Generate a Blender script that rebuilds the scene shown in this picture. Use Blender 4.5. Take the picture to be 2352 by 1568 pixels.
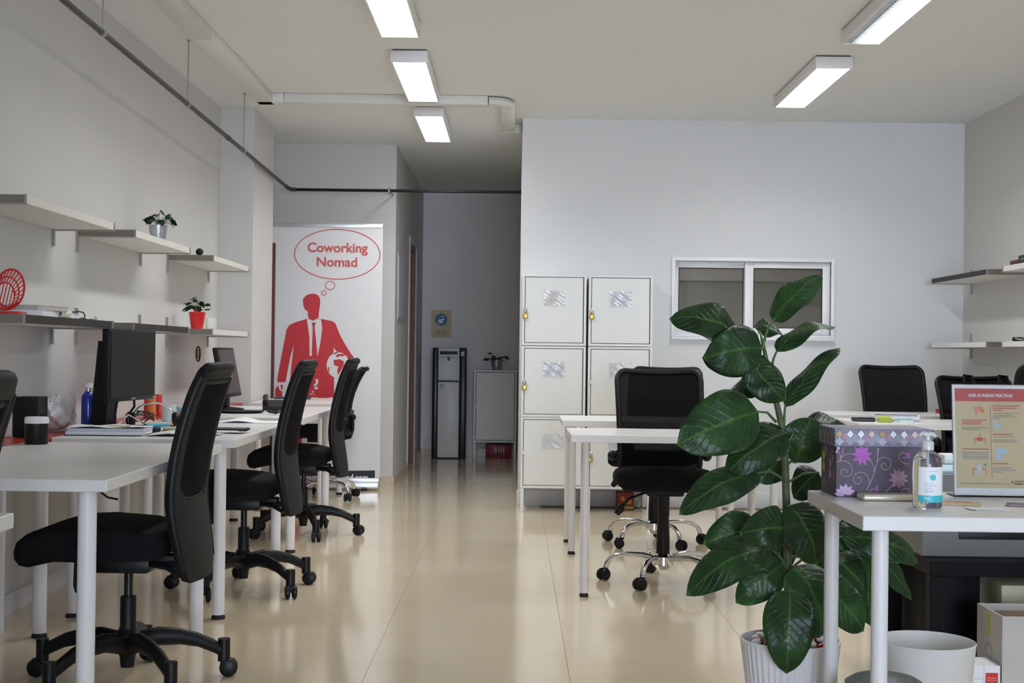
import bpy, bmesh, math, random
from mathutils import Vector, Matrix
R = math.radians
random.seed(7)
for o in list(bpy.data.objects): bpy.data.objects.remove(o)
S = bpy.context.scene
C = S.collection

# ---------------------------------------------------------------- camera
cam_d = bpy.data.cameras.new('camera'); cam = bpy.data.objects.new('camera', cam_d); C.objects.link(cam)
CAM_H = 1.11
cam_d.sensor_width = 36.0; cam_d.lens = 36.0 * 3170.0 / 2352.0
cam_d.clip_start = 0.05; cam_d.clip_end = 100
fw = Vector((7.0, -26.0, 3170.0)).normalized()                 # room depth axis as (right, up, forward)
up = Vector((math.sin(R(0.7)), math.cos(R(0.7)), 0.0)); up = (up - fw * up.dot(fw)).normalized()
rt = up.cross(fw)
cols = [Vector((rt[i], fw[i], up[i])) for i in range(3)]       # camera right / up / forward in the room's axes
rot = Matrix((cols[0], cols[1], -cols[2])).transposed()
cam.matrix_world = Matrix.Translation((0, 0, CAM_H)) @ rot.to_4x4()
S.camera = cam

# ---------------------------------------------------------------- world, daylight, exposure
W = bpy.data.worlds.new('daylight'); S.world = W; W.use_nodes = True
bg = W.node_tree.nodes['Background']
bg.inputs[0].default_value = (0.68, 0.80, 1.0, 1); bg.inputs[1].default_value = 22.0
LAMP_STRENGTH = 7.0; LAMP_WATTS = 13.5; LAMP_SPREAD = 146
S.view_settings.view_transform = 'Standard'; S.view_settings.look = 'None'
S.view_settings.exposure = 0.0; S.view_settings.gamma = 1.0; S.view_settings.use_curve_mapping = False
pl = bpy.data.lights.new('shop_window_portal', 'AREA'); pl.shape = 'RECTANGLE'; pl.size = 3.2; pl.size_y = 2.3
pl.cycles.is_portal = True
po = bpy.data.objects.new('shop_window_portal', pl); C.objects.link(po)
po.location = (1.4, -6.02, 1.35); po.rotation_euler = (R(90), 0, 0)

# ---------------------------------------------------------------- materials
def mat(name, col, rough=0.5, metal=0.0, var=0.0, vscale=8.0, bump=0.0, bscale=60.0, trans=0.0, alpha=1.0, emit=None, estr=0.0, coat=0.0, ior=1.45, spec=0.5):
    m = bpy.data.materials.new(name); m.use_nodes = True
    nt = m.node_tree; b = nt.nodes['Principled BSDF']
    b.inputs['Base Color'].default_value = (*col, 1)
    b.inputs['Roughness'].default_value = rough; b.inputs['Metallic'].default_value = metal
    b.inputs['Transmission Weight'].default_value = trans; b.inputs['IOR'].default_value = ior
    b.inputs['Alpha'].default_value = alpha; b.inputs['Coat Weight'].default_value = coat
    b.inputs['Specular IOR Level'].default_value = spec
    if emit: b.inputs['Emission Color'].default_value = (*emit, 1); b.inputs['Emission Strength'].default_value = estr
    tc = nt.nodes.new('ShaderNodeTexCoord')
    if var > 0:
        n = nt.nodes.new('ShaderNodeTexNoise'); n.inputs['Scale'].default_value = vscale; n.inputs['Detail'].default_value = 4
        nt.links.new(tc.outputs['Object'], n.inputs['Vector'])
        r = nt.nodes.new('ShaderNodeValToRGB')
        r.color_ramp.elements[0].position = 0.3; r.color_ramp.elements[1].position = 0.7
        r.color_ramp.elements[0].color = (*[max(0, c * (1 - var)) for c in col], 1)
        r.color_ramp.elements[1].color = (*[min(1, c * (1 + var)) for c in col], 1)
        nt.links.new(n.outputs['Fac'], r.inputs['Fac']); nt.links.new(r.outputs['Color'], b.inputs['Base Color'])
    if bump > 0:
        n2 = nt.nodes.new('ShaderNodeTexNoise'); n2.inputs['Scale'].default_value = bscale; n2.inputs['Detail'].default_value = 5
        nt.links.new(tc.outputs['Object'], n2.inputs['Vector'])
        bp = nt.nodes.new('ShaderNodeBump'); bp.inputs['Strength'].default_value = bump; bp.inputs['Distance'].default_value = 0.004
        nt.links.new(n2.outputs['Fac'], bp.inputs['Height']); nt.links.new(bp.outputs['Normal'], b.inputs['Normal'])
    return m

M = {}
M['wall'] = mat('wall_paint', (0.64, 0.625, 0.605), 0.75, var=0.015, vscale=1.5, bump=0.06, bscale=90)
M['wall_cool'] = mat('wall_paint_cool', (0.75, 0.755, 0.76), 0.72, var=0.015, vscale=1.5, bump=0.06, bscale=90)
M['ceil'] = mat('ceiling_paint', (0.80, 0.81, 0.80), 0.85, var=0.015, vscale=1.2, bump=0.05, bscale=60)
M['skirt'] = mat('skirting_paint', (0.72, 0.72, 0.74), 0.4, var=0.02)
M['skirt_tile'] = mat('skirting_tile', (0.60, 0.50, 0.36), 0.25, var=0.05, vscale=20)
M['white'] = mat('white_laminate', (0.74, 0.72, 0.70), 0.32, var=0.01, vscale=5, bump=0.02, bscale=150)
M['white_steel'] = mat('white_powder_steel', (0.76, 0.765, 0.75), 0.38, var=0.012, vscale=4, bump=0.03, bscale=250)
M['white_leg'] = mat('white_leg_steel', (0.74, 0.72, 0.72), 0.33, var=0.01)
M['grey_shadow'] = mat('dark_gap', (0.09, 0.09, 0.09), 0.6)  # painted shade for the panels inside narrow gaps
M['black_plastic'] = mat('black_plastic', (0.007, 0.007, 0.0075), 0.45, var=0.1, vscale=30, bump=0.05, bscale=300, spec=0.32)
M['black_shell'] = mat('charcoal_plastic', (0.013, 0.0135, 0.014), 0.55, bump=0.08, bscale=400, spec=0.16)
M['black_fabric'] = mat('black_fabric', (0.008, 0.008, 0.009), 0.9, var=0.15, vscale=60, bump=0.25, bscale=500, spec=0.2)
M['black_mesh'] = mat('black_mesh', (0.006, 0.006, 0.0065), 0.8, var=0.3, vscale=12, bump=0.2, bscale=600, spec=0.05)
M['net_mesh'] = mat('black_net', (0.004, 0.004, 0.005), 0.55, var=0.4, vscale=7, bump=0.3, bscale=500, alpha=0.975, spec=0.08)
M['black_gloss'] = mat('black_gloss', (0.010, 0.010, 0.011), 0.3, spec=0.35)
M['black_screen'] = mat('matt_screen', (0.014, 0.013, 0.012), 0.5, spec=0.25)
M['grey_screen'] = mat('grey_screen', (0.035, 0.031, 0.031), 0.3)
M['chrome'] = mat('chrome', (0.80, 0.80, 0.81), 0.08, 1.0)
M['steel'] = mat('brushed_steel', (0.42, 0.40, 0.37), 0.35, 0.9, var=0.08, vscale=40)
M['zinc'] = mat('galvanised_pot', (0.50, 0.52, 0.55), 0.32, 0.9, var=0.1, vscale=30)
M['alu'] = mat('aluminium', (0.70, 0.71, 0.72), 0.35, 0.7, var=0.02)
M['pipe'] = mat('dark_pipe', (0.035, 0.031, 0.027), 0.38, var=0.15, vscale=20)
M['trunk'] = mat('plastic_trunking', (0.76, 0.75, 0.71), 0.4, var=0.01)
M['shelf'] = mat('shelf_board', (0.76, 0.74, 0.68), 0.45, var=0.015)
M['shelf_dark'] = mat('shelf_dark_edge', (0.022, 0.020, 0.019), 0.55, var=0.1)
M['shelf_end'] = mat('shelf_end_cap', (0.20, 0.175, 0.14), 0.45, var=0.05)
M['red'] = mat('red_laminate', (0.42, 0.035, 0.030), 0.3, var=0.04)
M['red_gloss'] = mat('red_glazed', (0.62, 0.012, 0.014), 0.2, coat=0.3)
M['red_plastic'] = mat('red_plastic', (0.62, 0.03, 0.03), 0.3)
M['red_print'] = mat('red_print', (0.56, 0.035, 0.045), 0.5, var=0.04, vscale=3)
M['red_text'] = mat('red_text', (0.62, 0.10, 0.09), 0.5)
M['banner'] = mat('banner_vinyl', (0.75, 0.735, 0.75), 0.5, var=0.01)
M['black_print'] = mat('black_print', (0.02, 0.02, 0.022), 0.5)
M['white_print'] = mat('white_print', (0.85, 0.85, 0.85), 0.5)
M['wood'] = mat('brown_wood', (0.17, 0.055, 0.022), 0.4, var=0.25, vscale=6)
M['darkred'] = mat('dark_red_board', (0.10, 0.012, 0.012), 0.5)
M['paper'] = mat('paper', (0.80, 0.79, 0.80), 0.7, var=0.02, vscale=20)
M['paper_b'] = mat('paper_cream', (0.72, 0.69, 0.60), 0.7, var=0.03, vscale=20)
M['brass'] = mat('brass', (0.62, 0.42, 0.10), 0.3, 1.0)
M['film'] = mat('clear_film', (0.80, 0.80, 0.83), 0.05, trans=0.0, alpha=0.34, bump=1.0, bscale=16, coat=1.0)
M['blue_glass'] = mat('blue_bottle', (0.02, 0.05, 0.45), 0.08, trans=0.55, coat=0.2)
M['clear'] = mat('clear_plastic', (0.96, 0.98, 0.98), 0.03, trans=1.0, ior=1.33)
M['acrylic'] = mat('acrylic', (0.97, 0.98, 0.98), 0.04, trans=1.0, ior=1.2)
M['frost'] = mat('frosted_pump', (0.85, 0.86, 0.86), 0.25, trans=0.3)
M['teal'] = mat('teal_print', (0.06, 0.52, 0.58), 0.4)
M['tan_poster'] = mat('poster_tan', (0.60, 0.48, 0.28), 0.45, var=0.03)
M['poster_red'] = mat('poster_red', (0.48, 0.055, 0.05), 0.4)
M['grey_print'] = mat('grey_print', (0.30, 0.27, 0.22), 0.6)
M['lav_grey'] = mat('lavender_print', (0.55, 0.57, 0.66), 0.6)
M['orange'] = mat('orange_print', (0.66, 0.20, 0.06), 0.5)
M['coral'] = mat('coral_print', (0.72, 0.25, 0.18), 0.5)
M['blue_print'] = mat('blue_print', (0.05, 0.16, 0.36), 0.5)
M['lightblue'] = mat('light_blue_print', (0.45, 0.58, 0.68), 0.5)
M['skyblue'] = mat('turquoise_plastic', (0.05, 0.35, 0.50), 0.4)
M['green_print'] = mat('green_print', (0.05, 0.40, 0.18), 0.5)
M['lime'] = mat('lime_print', (0.40, 0.46, 0.06), 0.6)
M['box_purple'] = mat('box_purple_paper', (0.095, 0.075, 0.105), 0.55, var=0.08, vscale=10)
M['box_lid'] = mat('box_lid_paper', (0.23, 0.22, 0.29), 0.5, var=0.1, vscale=14)
M['dia_light'] = mat('diamond_light', (0.42, 0.42, 0.52), 0.5, var=0.08, vscale=40)
M['dia_mid'] = mat('diamond_mid', (0.30, 0.30, 0.39), 0.5, var=0.08, vscale=40)
M['dia_dark'] = mat('diamond_dark', (0.14, 0.12, 0.17), 0.5)
M['dia_white'] = mat('diamond_white', (0.78, 0.78, 0.80), 0.4)
M['dia_tan'] = mat('diamond_tan', (0.44, 0.27, 0.12), 0.4)
M['dia_rose'] = mat('diamond_rose', (0.66, 0.47, 0.42), 0.4)
M['vine'] = mat('vine_print', (0.50, 0.36, 0.47), 0.5)
M['flower_m'] = mat('flower_magenta', (0.40, 0.09, 0.44), 0.5, var=0.2, vscale=60)
M['flower_p'] = mat('flower_pink', (0.40, 0.25, 0.34), 0.5, var=0.25, vscale=60)
M['flower_l'] = mat('flower_lilac', (0.56, 0.38, 0.58), 0.5, var=0.25, vscale=60)
M['phone'] = mat('gold_phone', (0.66, 0.60, 0.46), 0.3, 0.2)
M['pot'] = mat('white_ceramic', (0.74, 0.73, 0.75), 0.35, var=0.015)
M['soil'] = mat('plant_filler', (0.03, 0.05, 0.025), 0.9, var=0.3, vscale=30, bump=0.5)
M['bark'] = mat('green_stem', (0.075, 0.10, 0.04), 0.55, var=0.4, vscale=25, bump=0.3, bscale=60)
M['petiole'] = mat('leaf_stalk', (0.06, 0.13, 0.035), 0.45, var=0.2)
M['ivy'] = mat('ivy_leaf', (0.030, 0.105, 0.026), 0.4, var=0.4, vscale=35)
M['bin'] = mat('frosted_bin', (0.70, 0.69, 0.66), 0.45, var=0.01)
M['grey_bin'] = mat('grey_bin', (0.12, 0.135, 0.13), 0.4, var=0.1)
M['carton'] = mat('white_carton', (0.52, 0.49, 0.46), 0.75, var=0.05, vscale=10)
M['carton_in'] = mat('brown_carton', (0.17, 0.115, 0.07), 0.85, var=0.1, vscale=20)
M['cream'] = mat('cream_plastic', (0.60, 0.54, 0.36), 0.45, var=0.02)
M['bag_plastic'] = mat('white_plastic_bag', (0.80, 0.77, 0.77), 0.55, bump=0.25, bscale=14)
M['dispenser'] = mat('dispenser_grey', (0.70, 0.70, 0.69), 0.35, var=0.01)
M['disp_recess'] = mat('dispenser_recess', (0.42, 0.42, 0.42), 0.4)
M['giftred'] = mat('red_gift_wrap', (0.20, 0.02, 0.035), 0.18, var=0.5, vscale=18, bump=0.8, bscale=30)
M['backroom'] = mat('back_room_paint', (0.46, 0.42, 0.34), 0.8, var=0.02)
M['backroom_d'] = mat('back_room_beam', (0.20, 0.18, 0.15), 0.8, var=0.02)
M['pane'] = mat('window_pane', (0.30, 0.29, 0.26), 0.02, alpha=0.16)
M['upvc'] = mat('white_window_frame', (0.88, 0.885, 0.89), 0.3, var=0.01)
M['navy'] = mat('navy_cover', (0.03, 0.05, 0.10), 0.5)
M['silver_line'] = mat('silver_band', (0.62, 0.62, 0.64), 0.25, 0.8)
M['mug'] = mat('white_mug', (0.62, 0.64, 0.65), 0.25)
M['diffuser'] = mat('lit_diffuser', (0.9, 0.9, 0.9), 0.4, emit=(0.96, 0.98, 1.0), estr=LAMP_STRENGTH)
M['lamp_body'] = mat('lamp_body', (0.82, 0.82, 0.83), 0.4, var=0.01)
M['louvre'] = mat('lamp_louvre', (0.55, 0.57, 0.56), 0.3, 0.4)
M['sole'] = mat('black_rubber', (0.012, 0.012, 0.012), 0.7)
M['printer'] = mat('shaded_printer', (0.20, 0.195, 0.19), 0.5, var=0.02)  # white printer; the shade under the desk is put into this grey
M['dull_red'] = mat('dull_red_carton', (0.22, 0.03, 0.025), 0.6, var=0.2)
M['corridor'] = mat('corridor_brightened', (0.86, 0.83, 0.82), 0.75, var=0.015, vscale=1.5)  # white wall paint lightened to make up for weak corridor light
M['black_table'] = mat('black_foil', (0.006, 0.006, 0.0065), 0.5, var=0.1, spec=0.1)
M['switch'] = mat('white_switch', (0.80, 0.79, 0.74), 0.4)

def floor_mat():
    m = bpy.data.materials.new('polished_terrazzo'); m.use_nodes = True; nt = m.node_tree; b = nt.nodes['Principled BSDF']
    tc = nt.nodes.new('ShaderNodeNewGeometry')
    n1 = nt.nodes.new('ShaderNodeTexNoise'); n1.inputs['Scale'].default_value = 1.3; n1.inputs['Detail'].default_value = 6
    n2 = nt.nodes.new('ShaderNodeTexNoise'); n2.inputs['Scale'].default_value = 130; n2.inputs['Detail'].default_value = 2
    for n in (n1, n2): nt.links.new(tc.outputs['Position'], n.inputs['Vector'])
    r = nt.nodes.new('ShaderNodeValToRGB'); r.color_ramp.elements[0].position = 0.3; r.color_ramp.elements[1].position = 0.7
    r.color_ramp.elements[0].color = (0.78, 0.65, 0.45, 1); r.color_ramp.elements[1].color = (0.86, 0.73, 0.53, 1)
    nt.links.new(n1.outputs['Fac'], r.inputs['Fac'])
    mx = nt.nodes.new('ShaderNodeMix'); mx.data_type = 'RGBA'; mx.blend_type = 'MULTIPLY'; mx.inputs[0].default_value = 0.22
    nt.links.new(r.outputs['Color'], mx.inputs[6]); nt.links.new(n2.outputs['Color'], mx.inputs[7])
    nt.links.new(mx.outputs[2], b.inputs['Base Color'])
    b.inputs['Roughness'].default_value = 0.13; b.inputs['IOR'].default_value = 1.55
    b.inputs['Coat Weight'].default_value = 0.3; b.inputs['Coat Roughness'].default_value = 0.08
    n3 = nt.nodes.new('ShaderNodeTexNoise'); n3.inputs['Scale'].default_value = 2.2
    nt.links.new(tc.outputs['Position'], n3.inputs['Vector'])
    bp = nt.nodes.new('ShaderNodeBump'); bp.inputs['Strength'].default_value = 0.05; bp.inputs['Distance'].default_value = 0.02
    nt.links.new(n3.outputs['Fac'], bp.inputs['Height']); nt.links.new(bp.outputs['Normal'], b.inputs['Normal'])
    return m
M['floor'] = floor_mat()
M['joint'] = mat('floor_joint', (0.20, 0.155, 0.10), 0.7, var=0.1)

def leaf_mat():
    m = bpy.data.materials.new('big_leaf'); m.use_nodes = True; nt = m.node_tree; b = nt.nodes['Principled BSDF']; L = nt.links
    uv = nt.nodes.new('ShaderNodeUVMap'); sp = nt.nodes.new('ShaderNodeSeparateXYZ'); L.new(uv.outputs['UV'], sp.inputs[0])
    def mth(op, a, bb=None):
        n = nt.nodes.new('ShaderNodeMath'); n.operation = op; n.use_clamp = False
        for i, v in enumerate((a, bb)):
            if v is None: continue
            if isinstance(v, (int, float)): n.inputs[i].default_value = v
            else: L.new(v, n.inputs[i])
        return n.outputs[0]
    a = mth('ABSOLUTE', mth('SUBTRACT', sp.outputs[0], 0.5))
    rib = mth('SMOOTH_MIN', 1.0, mth('MAXIMUM', 0.0, mth('SUBTRACT', 1.0, mth('MULTIPLY', a, 26.0))))
    ph = mth('SUBTRACT', mth('MULTIPLY', sp.outputs[1], 62.0), mth('MULTIPLY', a, 34.0))
    vein = mth('MULTIPLY', mth('POWER', mth('ABSOLUTE', mth('SINE', mth('MULTIPLY', ph, 0.5))), 40.0), 0.10)
    tip = mth('MAXIMUM', 0.0, mth('MULTIPLY', mth('SUBTRACT', sp.outputs[1], 0.95), 16.0))
    fac = mth('MINIMUM', 1.0, mth('ADD', mth('MULTIPLY', rib, 0.55), mth('ADD', vein, tip)))
    tc = nt.nodes.new('ShaderNodeTexCoord'); n = nt.nodes.new('ShaderNodeTexNoise'); n.inputs['Scale'].default_value = 14; n.inputs['Detail'].default_value = 3
    L.new(tc.outputs['Object'], n.inputs['Vector'])
    r = nt.nodes.new('ShaderNodeValToRGB'); r.color_ramp.elements[0].position = 0.3; r.color_ramp.elements[1].position = 0.75
    r.color_ramp.elements[0].color = (0.011, 0.044, 0.014, 1); r.color_ramp.elements[1].color = (0.046, 0.130, 0.028, 1)
    L.new(n.outputs['Fac'], r.inputs['Fac'])
    oi = nt.nodes.new('ShaderNodeObjectInfo'); hs = nt.nodes.new('ShaderNodeHueSaturation'); L.new(r.outputs['Color'], hs.inputs['Color'])
    L.new(mth('ADD', 0.75, mth('MULTIPLY', oi.outputs['Random'], 0.6)), hs.inputs['Value'])
    mx = nt.nodes.new('ShaderNodeMix'); mx.data_type = 'RGBA'; L.new(fac, mx.inputs[0]); L.new(hs.outputs['Color'], mx.inputs[6])
    mx.inputs[7].default_value = (0.17, 0.38, 0.07, 1); L.new(mx.outputs[2], b.inputs['Base Color'])
    b.inputs['Roughness'].default_value = 0.36; b.inputs['Specular IOR Level'].default_value = 0.55
    n2 = nt.nodes.new('ShaderNodeTexNoise'); n2.inputs['Scale'].default_value = 26; L.new(tc.outputs['Object'], n2.inputs['Vector'])
    ad = mth('ADD', mth('MULTIPLY', vein, 1.2), n2.outputs['Fac'])
    bp = nt.nodes.new('ShaderNodeBump'); bp.inputs['Strength'].default_value = 0.7; bp.inputs['Distance'].default_value = 0.008
    L.new(ad, bp.inputs['Height']); L.new(bp.outputs['Normal'], b.inputs['Normal'])
    return m
M['leaf'] = leaf_mat()

# ---------------------------------------------------------------- geometry helpers
class G:
    def __init__(s): s.bm = bmesh.new()
    def _merge(s, bm2, mx=None):
        if mx is not None: bmesh.ops.transform(bm2, matrix=mx, verts=bm2.verts)
        me = bpy.data.meshes.new('tmp'); bm2.to_mesh(me); bm2.free(); s.bm.from_mesh(me); bpy.data.meshes.remove(me)
    def box(s, x0, x1, y0, y1, z0, z1, bev=0.0, seg=2, mx=None):
        b = bmesh.new(); bmesh.ops.create_cube(b, size=1.0)
        for v in b.verts:
            v.co = Vector((x0 + (v.co.x + .5) * (x1 - x0), y0 + (v.co.y + .5) * (y1 - y0), z0 + (v.co.z + .5) * (z1 - z0)))
        if bev > 0: bmesh.ops.bevel(b, geom=list(b.edges), offset=bev, segments=seg, profile=0.5, affect='EDGES')
        s._merge(b, mx); return s
    def lathe(s, prof, n=24, c=(0, 0, 0), mx=None, sx=1.0, sy=1.0):
        b = bmesh.new(); rings = []
        for r, z in prof:
            if r < 1e-6: rings.append([b.verts.new((c[0], c[1], c[2] + z))])
            else: rings.append([b.verts.new((c[0] + sx * r * math.cos(2 * math.pi * k / n), c[1] + sy * r * math.sin(2 * math.pi * k / n), c[2] + z)) for k in range(n)])
        for a, d in zip(rings, rings[1:]):
            for k in range(n):
                k2 = (k + 1) % n
                if len(a) == 1 and len(d) == 1: continue
                if len(a) == 1: b.faces.new((a[0], d[k2], d[k]))
                elif len(d) == 1: b.faces.new((a[k], a[k2], d[0]))
                else: b.faces.new((a[k], a[k2], d[k2], d[k]))
        bmesh.ops.recalc_face_normals(b, faces=b.faces)
        s._merge(b, mx); return s
    def cyl(s, p, q, r, n=16, r2=None):
        p = Vector(p); q = Vector(q); d = q - p; L = d.length
        mx = Matrix.Translation(p) @ d.to_track_quat('Z', 'Y').to_matrix().to_4x4()
        return s.lathe([(0, 0), (r, 0), (r if r2 is None else r2, L), (0, L)], n, mx=mx)
    def tube(s, pts, r, n=8, closed=False, sy=1.0, upv=None):
        pts = [Vector(p) for p in pts]; N = len(pts); b = bmesh.new(); rings = []; prev = None
        for i, p in enumerate(pts):
            if closed: t = (pts[(i + 1) % N] - pts[i - 1])
            else: t = pts[min(i + 1, N - 1)] - pts[max(i - 1, 0)]
            t.normalize()
            if upv is not None: nrm = Vector(upv) - t * Vector(upv).dot(t)
            elif prev is None:
                nrm = t.orthogonal()
            else: nrm = prev - t * prev.dot(t)
            nrm.normalize(); prev = nrm.copy(); bi = t.cross(nrm)
            rr = r[i] if isinstance(r, (list, tuple)) else r
            rings.append([b.verts.new(p + nrm * rr * sy * math.cos(2 * math.pi * k / n) + bi * rr * math.sin(2 * math.pi * k / n)) for k in range(n)])
        M_ = N if closed else N - 1
        for i in range(M_):
            a = rings[i]; d = rings[(i + 1) % N]
            for k in range(n): b.faces.new((a[k], a[(k + 1) % n], d[(k + 1) % n], d[k]))
        if not closed: b.faces.new(rings[0][::-1]); b.faces.new(rings[-1])
        bmesh.ops.recalc_face_normals(b, faces=b.faces)
        s._merge(b); return s
    def prism(s, poly, d, fn):                       # poly of 2-D points, fn(u, v, w) -> 3-D, thickness d along w
        b = bmesh.new()
        f0 = [b.verts.new(fn(u, v, 0)) for u, v in poly]; f1 = [b.verts.new(fn(u, v, d)) for u, v in poly]
        n = len(poly); b.faces.new(f0); b.faces.new(f1[::-1])
        for k in range(n): b.faces.new((f0[k], f1[k], f1[(k + 1) % n], f0[(k + 1) % n]))
        bmesh.ops.recalc_face_normals(b, faces=b.faces); bmesh.ops.triangulate(b, faces=[f for f in b.faces if len(f.verts) > 4])
        s._merge(b); return s
    def loft(s, rings, cap=True, mx=None):
        b = bmesh.new(); vr = [[b.verts.new(p) for p in r] for r in rings]; n = len(rings[0])
        for a, d in zip(vr, vr[1:]):
            for k in range(n): b.faces.new((a[k], a[(k + 1) % n], d[(k + 1) % n], d[k]))
        if cap: b.faces.new(vr[0][::-1]); b.faces.new(vr[-1])
        bmesh.ops.recalc_face_normals(b, faces=b.faces); s._merge(b, mx); return s
    def sheet(s, fn, nu, nv, thick=0.0, hole=None, mx=None):   # fn(u in 0..1, v in 0..1)
        b = bmesh.new(); g = [[b.verts.new(fn(i / nu, j / nv)) for j in range(nv + 1)] for i in range(nu + 1)]
        for i in range(nu):
            for j in range(nv):
                if hole and hole((i + .5) / nu, (j + .5) / nv): continue
                b.faces.new((g[i][j], g[i + 1][j], g[i + 1][j + 1], g[i][j + 1]))
        bmesh.ops.delete(b, geom=[v for v in b.verts if not v.link_faces], context='VERTS')
        bmesh.ops.recalc_face_normals(b, faces=b.faces)
        if thick: bmesh.ops.solidify(b, geom=list(b.faces), thickness=thick)
        bmesh.ops.recalc_face_normals(b, faces=b.faces)
        s._merge(b, mx); return s
    def ball(s, c, r, sz=1.0, n=14, mx=None):
        m = max(6, n // 2)
        return s.lathe([(r * math.sin(math.pi * k / m), -r * sz * math.cos(math.pi * k / m)) for k in range(m + 1)], n, c, mx=mx)
    def mesh(s, name, ang=35):
        me = bpy.data.meshes.new(name); s.bm.to_mesh(me); s.bm.free()
        me.shade_smooth(); me.set_sharp_from_angle(angle=R(ang)); return me
    def to(s, name, m, parent=None, loc=None, rz=0.0, ang=35, label=None):
        me = s.mesh(name, ang); me.materials.append(M[m] if isinstance(m, str) else m)
        return obj(name, me, parent, loc, rz, label)

def obj(name, me, parent=None, loc=None, rz=0.0, label=None):
    o = bpy.data.objects.new(name, me); C.objects.link(o)
    if parent: o.parent = parent
    if loc is not None: o.location = loc
    if rz: o.rotation_euler.z = rz
    if label: o['label'] = label
    return o
def tag(o, label, cat, group=None):
    o['label'] = label; o['category'] = cat
    if group: o['group'] = group
    return o
def struct(o, label=None, cat=None):
    o['kind'] = 'structure'
    if label: o['label'] = label
    if cat: o['category'] = cat
    return o
def thing(name, label, cat, loc=(0, 0, 0), rz=0.0, group=None):
    o = bpy.data.objects.new(name, None); C.objects.link(o); o.empty_display_size = 0.1
    o.location = loc; o.rotation_euler = (0, 0, rz); return tag(o, label, cat, group)
def copy_tree(o, parent=None):
    c = o.copy(); C.objects.link(c); c.parent = parent
    for ch in list(o.children): copy_tree(ch, c)
    return c
def text(body, size, m, parent, loc, rot=(R(90), 0, 0), align='CENTER', bold=0.0, name='lettering', wid=None):
    cu = bpy.data.curves.new('txt', 'FONT'); cu.body = body; cu.size = size; cu.align_x = align; cu.align_y = 'CENTER'
    cu.offset = bold; cu.extrude = 0.0004; cu.resolution_u = 4
    t = bpy.data.objects.new('txt', cu); C.objects.link(t); bpy.context.view_layer.update()
    me = bpy.data.meshes.new_from_object(t); bpy.data.objects.remove(t)
    if wid:
        xs = [v.co.x for v in me.vertices]; w = max(xs) - min(xs)
        for v in me.vertices: v.co.x *= wid / w
    me.materials.clear(); me.materials.append(M[m])
    o = bpy.data.objects.new(name, me); C.objects.link(o); o.parent = parent; o.location = loc; o.rotation_euler = rot
    return o
# ================================================================ the setting
CZ = 2.82; XL, XR = -2.10, 3.26; YF = -6.0; YW = 10.06; YB = 11.42; YC = 14.79; XC = -1.0; XB = 0.035
fl = struct(G().box(XL - .3, XR + .3, YF - .3, YC + .3, -0.10, -0.0015).to('floor', 'joint'), 'polished beige floor laid in large slabs with fine joints')
xs = [XL - .2, -1.9, -1.2, -0.5, 0.2, 0.9, 1.6, 2.3, 3.0, XR + .2]
tile_cache = {}
G().box(XL, XR, YF, 1.4965, -.0014, 0).to('floor_front', 'floor', fl)
y = 1.5
while y < YC + .2:
    for a, b_ in zip(xs, xs[1:]):
        w = round(b_ - a, 3)
        if w not in tile_cache:
            me = G().box(0.0008, w - .0008, 0.0008, 2.7992, -0.012, 0.0).mesh('floor_slab'); me.materials.append(M['floor']); tile_cache[w] = me
        if (b_ <= 0.25 or y < 9.8): obj('floor_slab', tile_cache[w], fl, (a, y, 0))
    y += 2.8
struct(G().box(XL - .3, XR + .3, YF - .3, YC + .3, CZ, CZ + .15).to('ceiling', 'ceil'), 'white painted ceiling with surface lamps')
struct(G().box(XL - .2, XL, YF, YB, 0, CZ).to('wall_left', 'wall'), 'white left wall carrying two rows of shelves')
struct(G().box(XL, -1.862, 9.74, 10.53, 0, CZ).to('wall_pillar', 'wall'), 'white pillar standing out of the left wall')
g = G().box(XL - .2, XC, YB, 12.90, 0, CZ).box(XL - .2, XC, 13.72, YC, 0, CZ).box(XL - .2, XC, 12.90, 13.72, 2.13, CZ).box(XL - .2, -1.16, 12.90, 13.72, 0, 2.13)
struct(g.to('wall_corridor_left', 'wall'), 'white wall block with the brown door beside the banner')
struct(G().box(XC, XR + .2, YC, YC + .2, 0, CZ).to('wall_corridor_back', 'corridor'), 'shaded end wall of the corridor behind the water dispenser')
struct(G().box(XB, XB + .12, YW + .12, YC, 0, CZ).to('wall_corridor_right', 'wall_cool'), 'hidden side wall of the corridor')
WX0, WX1, WZ0, WZ1 = 1.160, 2.295, 1.262, 1.795
g = G().box(XB, WX0, YW, YW + .12, 0, CZ).box(WX1, XR + .2, YW, YW + .12, 0, CZ).box(WX0, WX1, YW, YW + .12, 0, WZ0).box(WX0, WX1, YW, YW + .12, WZ1, CZ)
struct(g.to('wall_back', 'wall_cool'), 'large white back wall behind the lockers with an inner window')
struct(G().box(XR, XR + .2, YF, YC, 0, CZ).to('wall_right', 'wall'), 'white right wall with shelves')
g = G().box(XL - .2, -.2, YF - .2, YF, 0, CZ).box(3.0, XR + .2, YF - .2, YF, 0, CZ).box(-.2, 3.0, YF - .2, YF, 0, .2).box(-.2, 3.0, YF - .2, YF, 2.5, CZ)
struct(g.to('wall_front', 'wall'), 'street wall with a wide shop window opening')
struct(G().box(XL, -.25, -1.75, -1.6, 0, CZ).to('wall_shade_added', 'wall'), 'added unseen partition that shades the left desks from daylight')  # unseen wall added to keep daylight off the left desks
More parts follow.
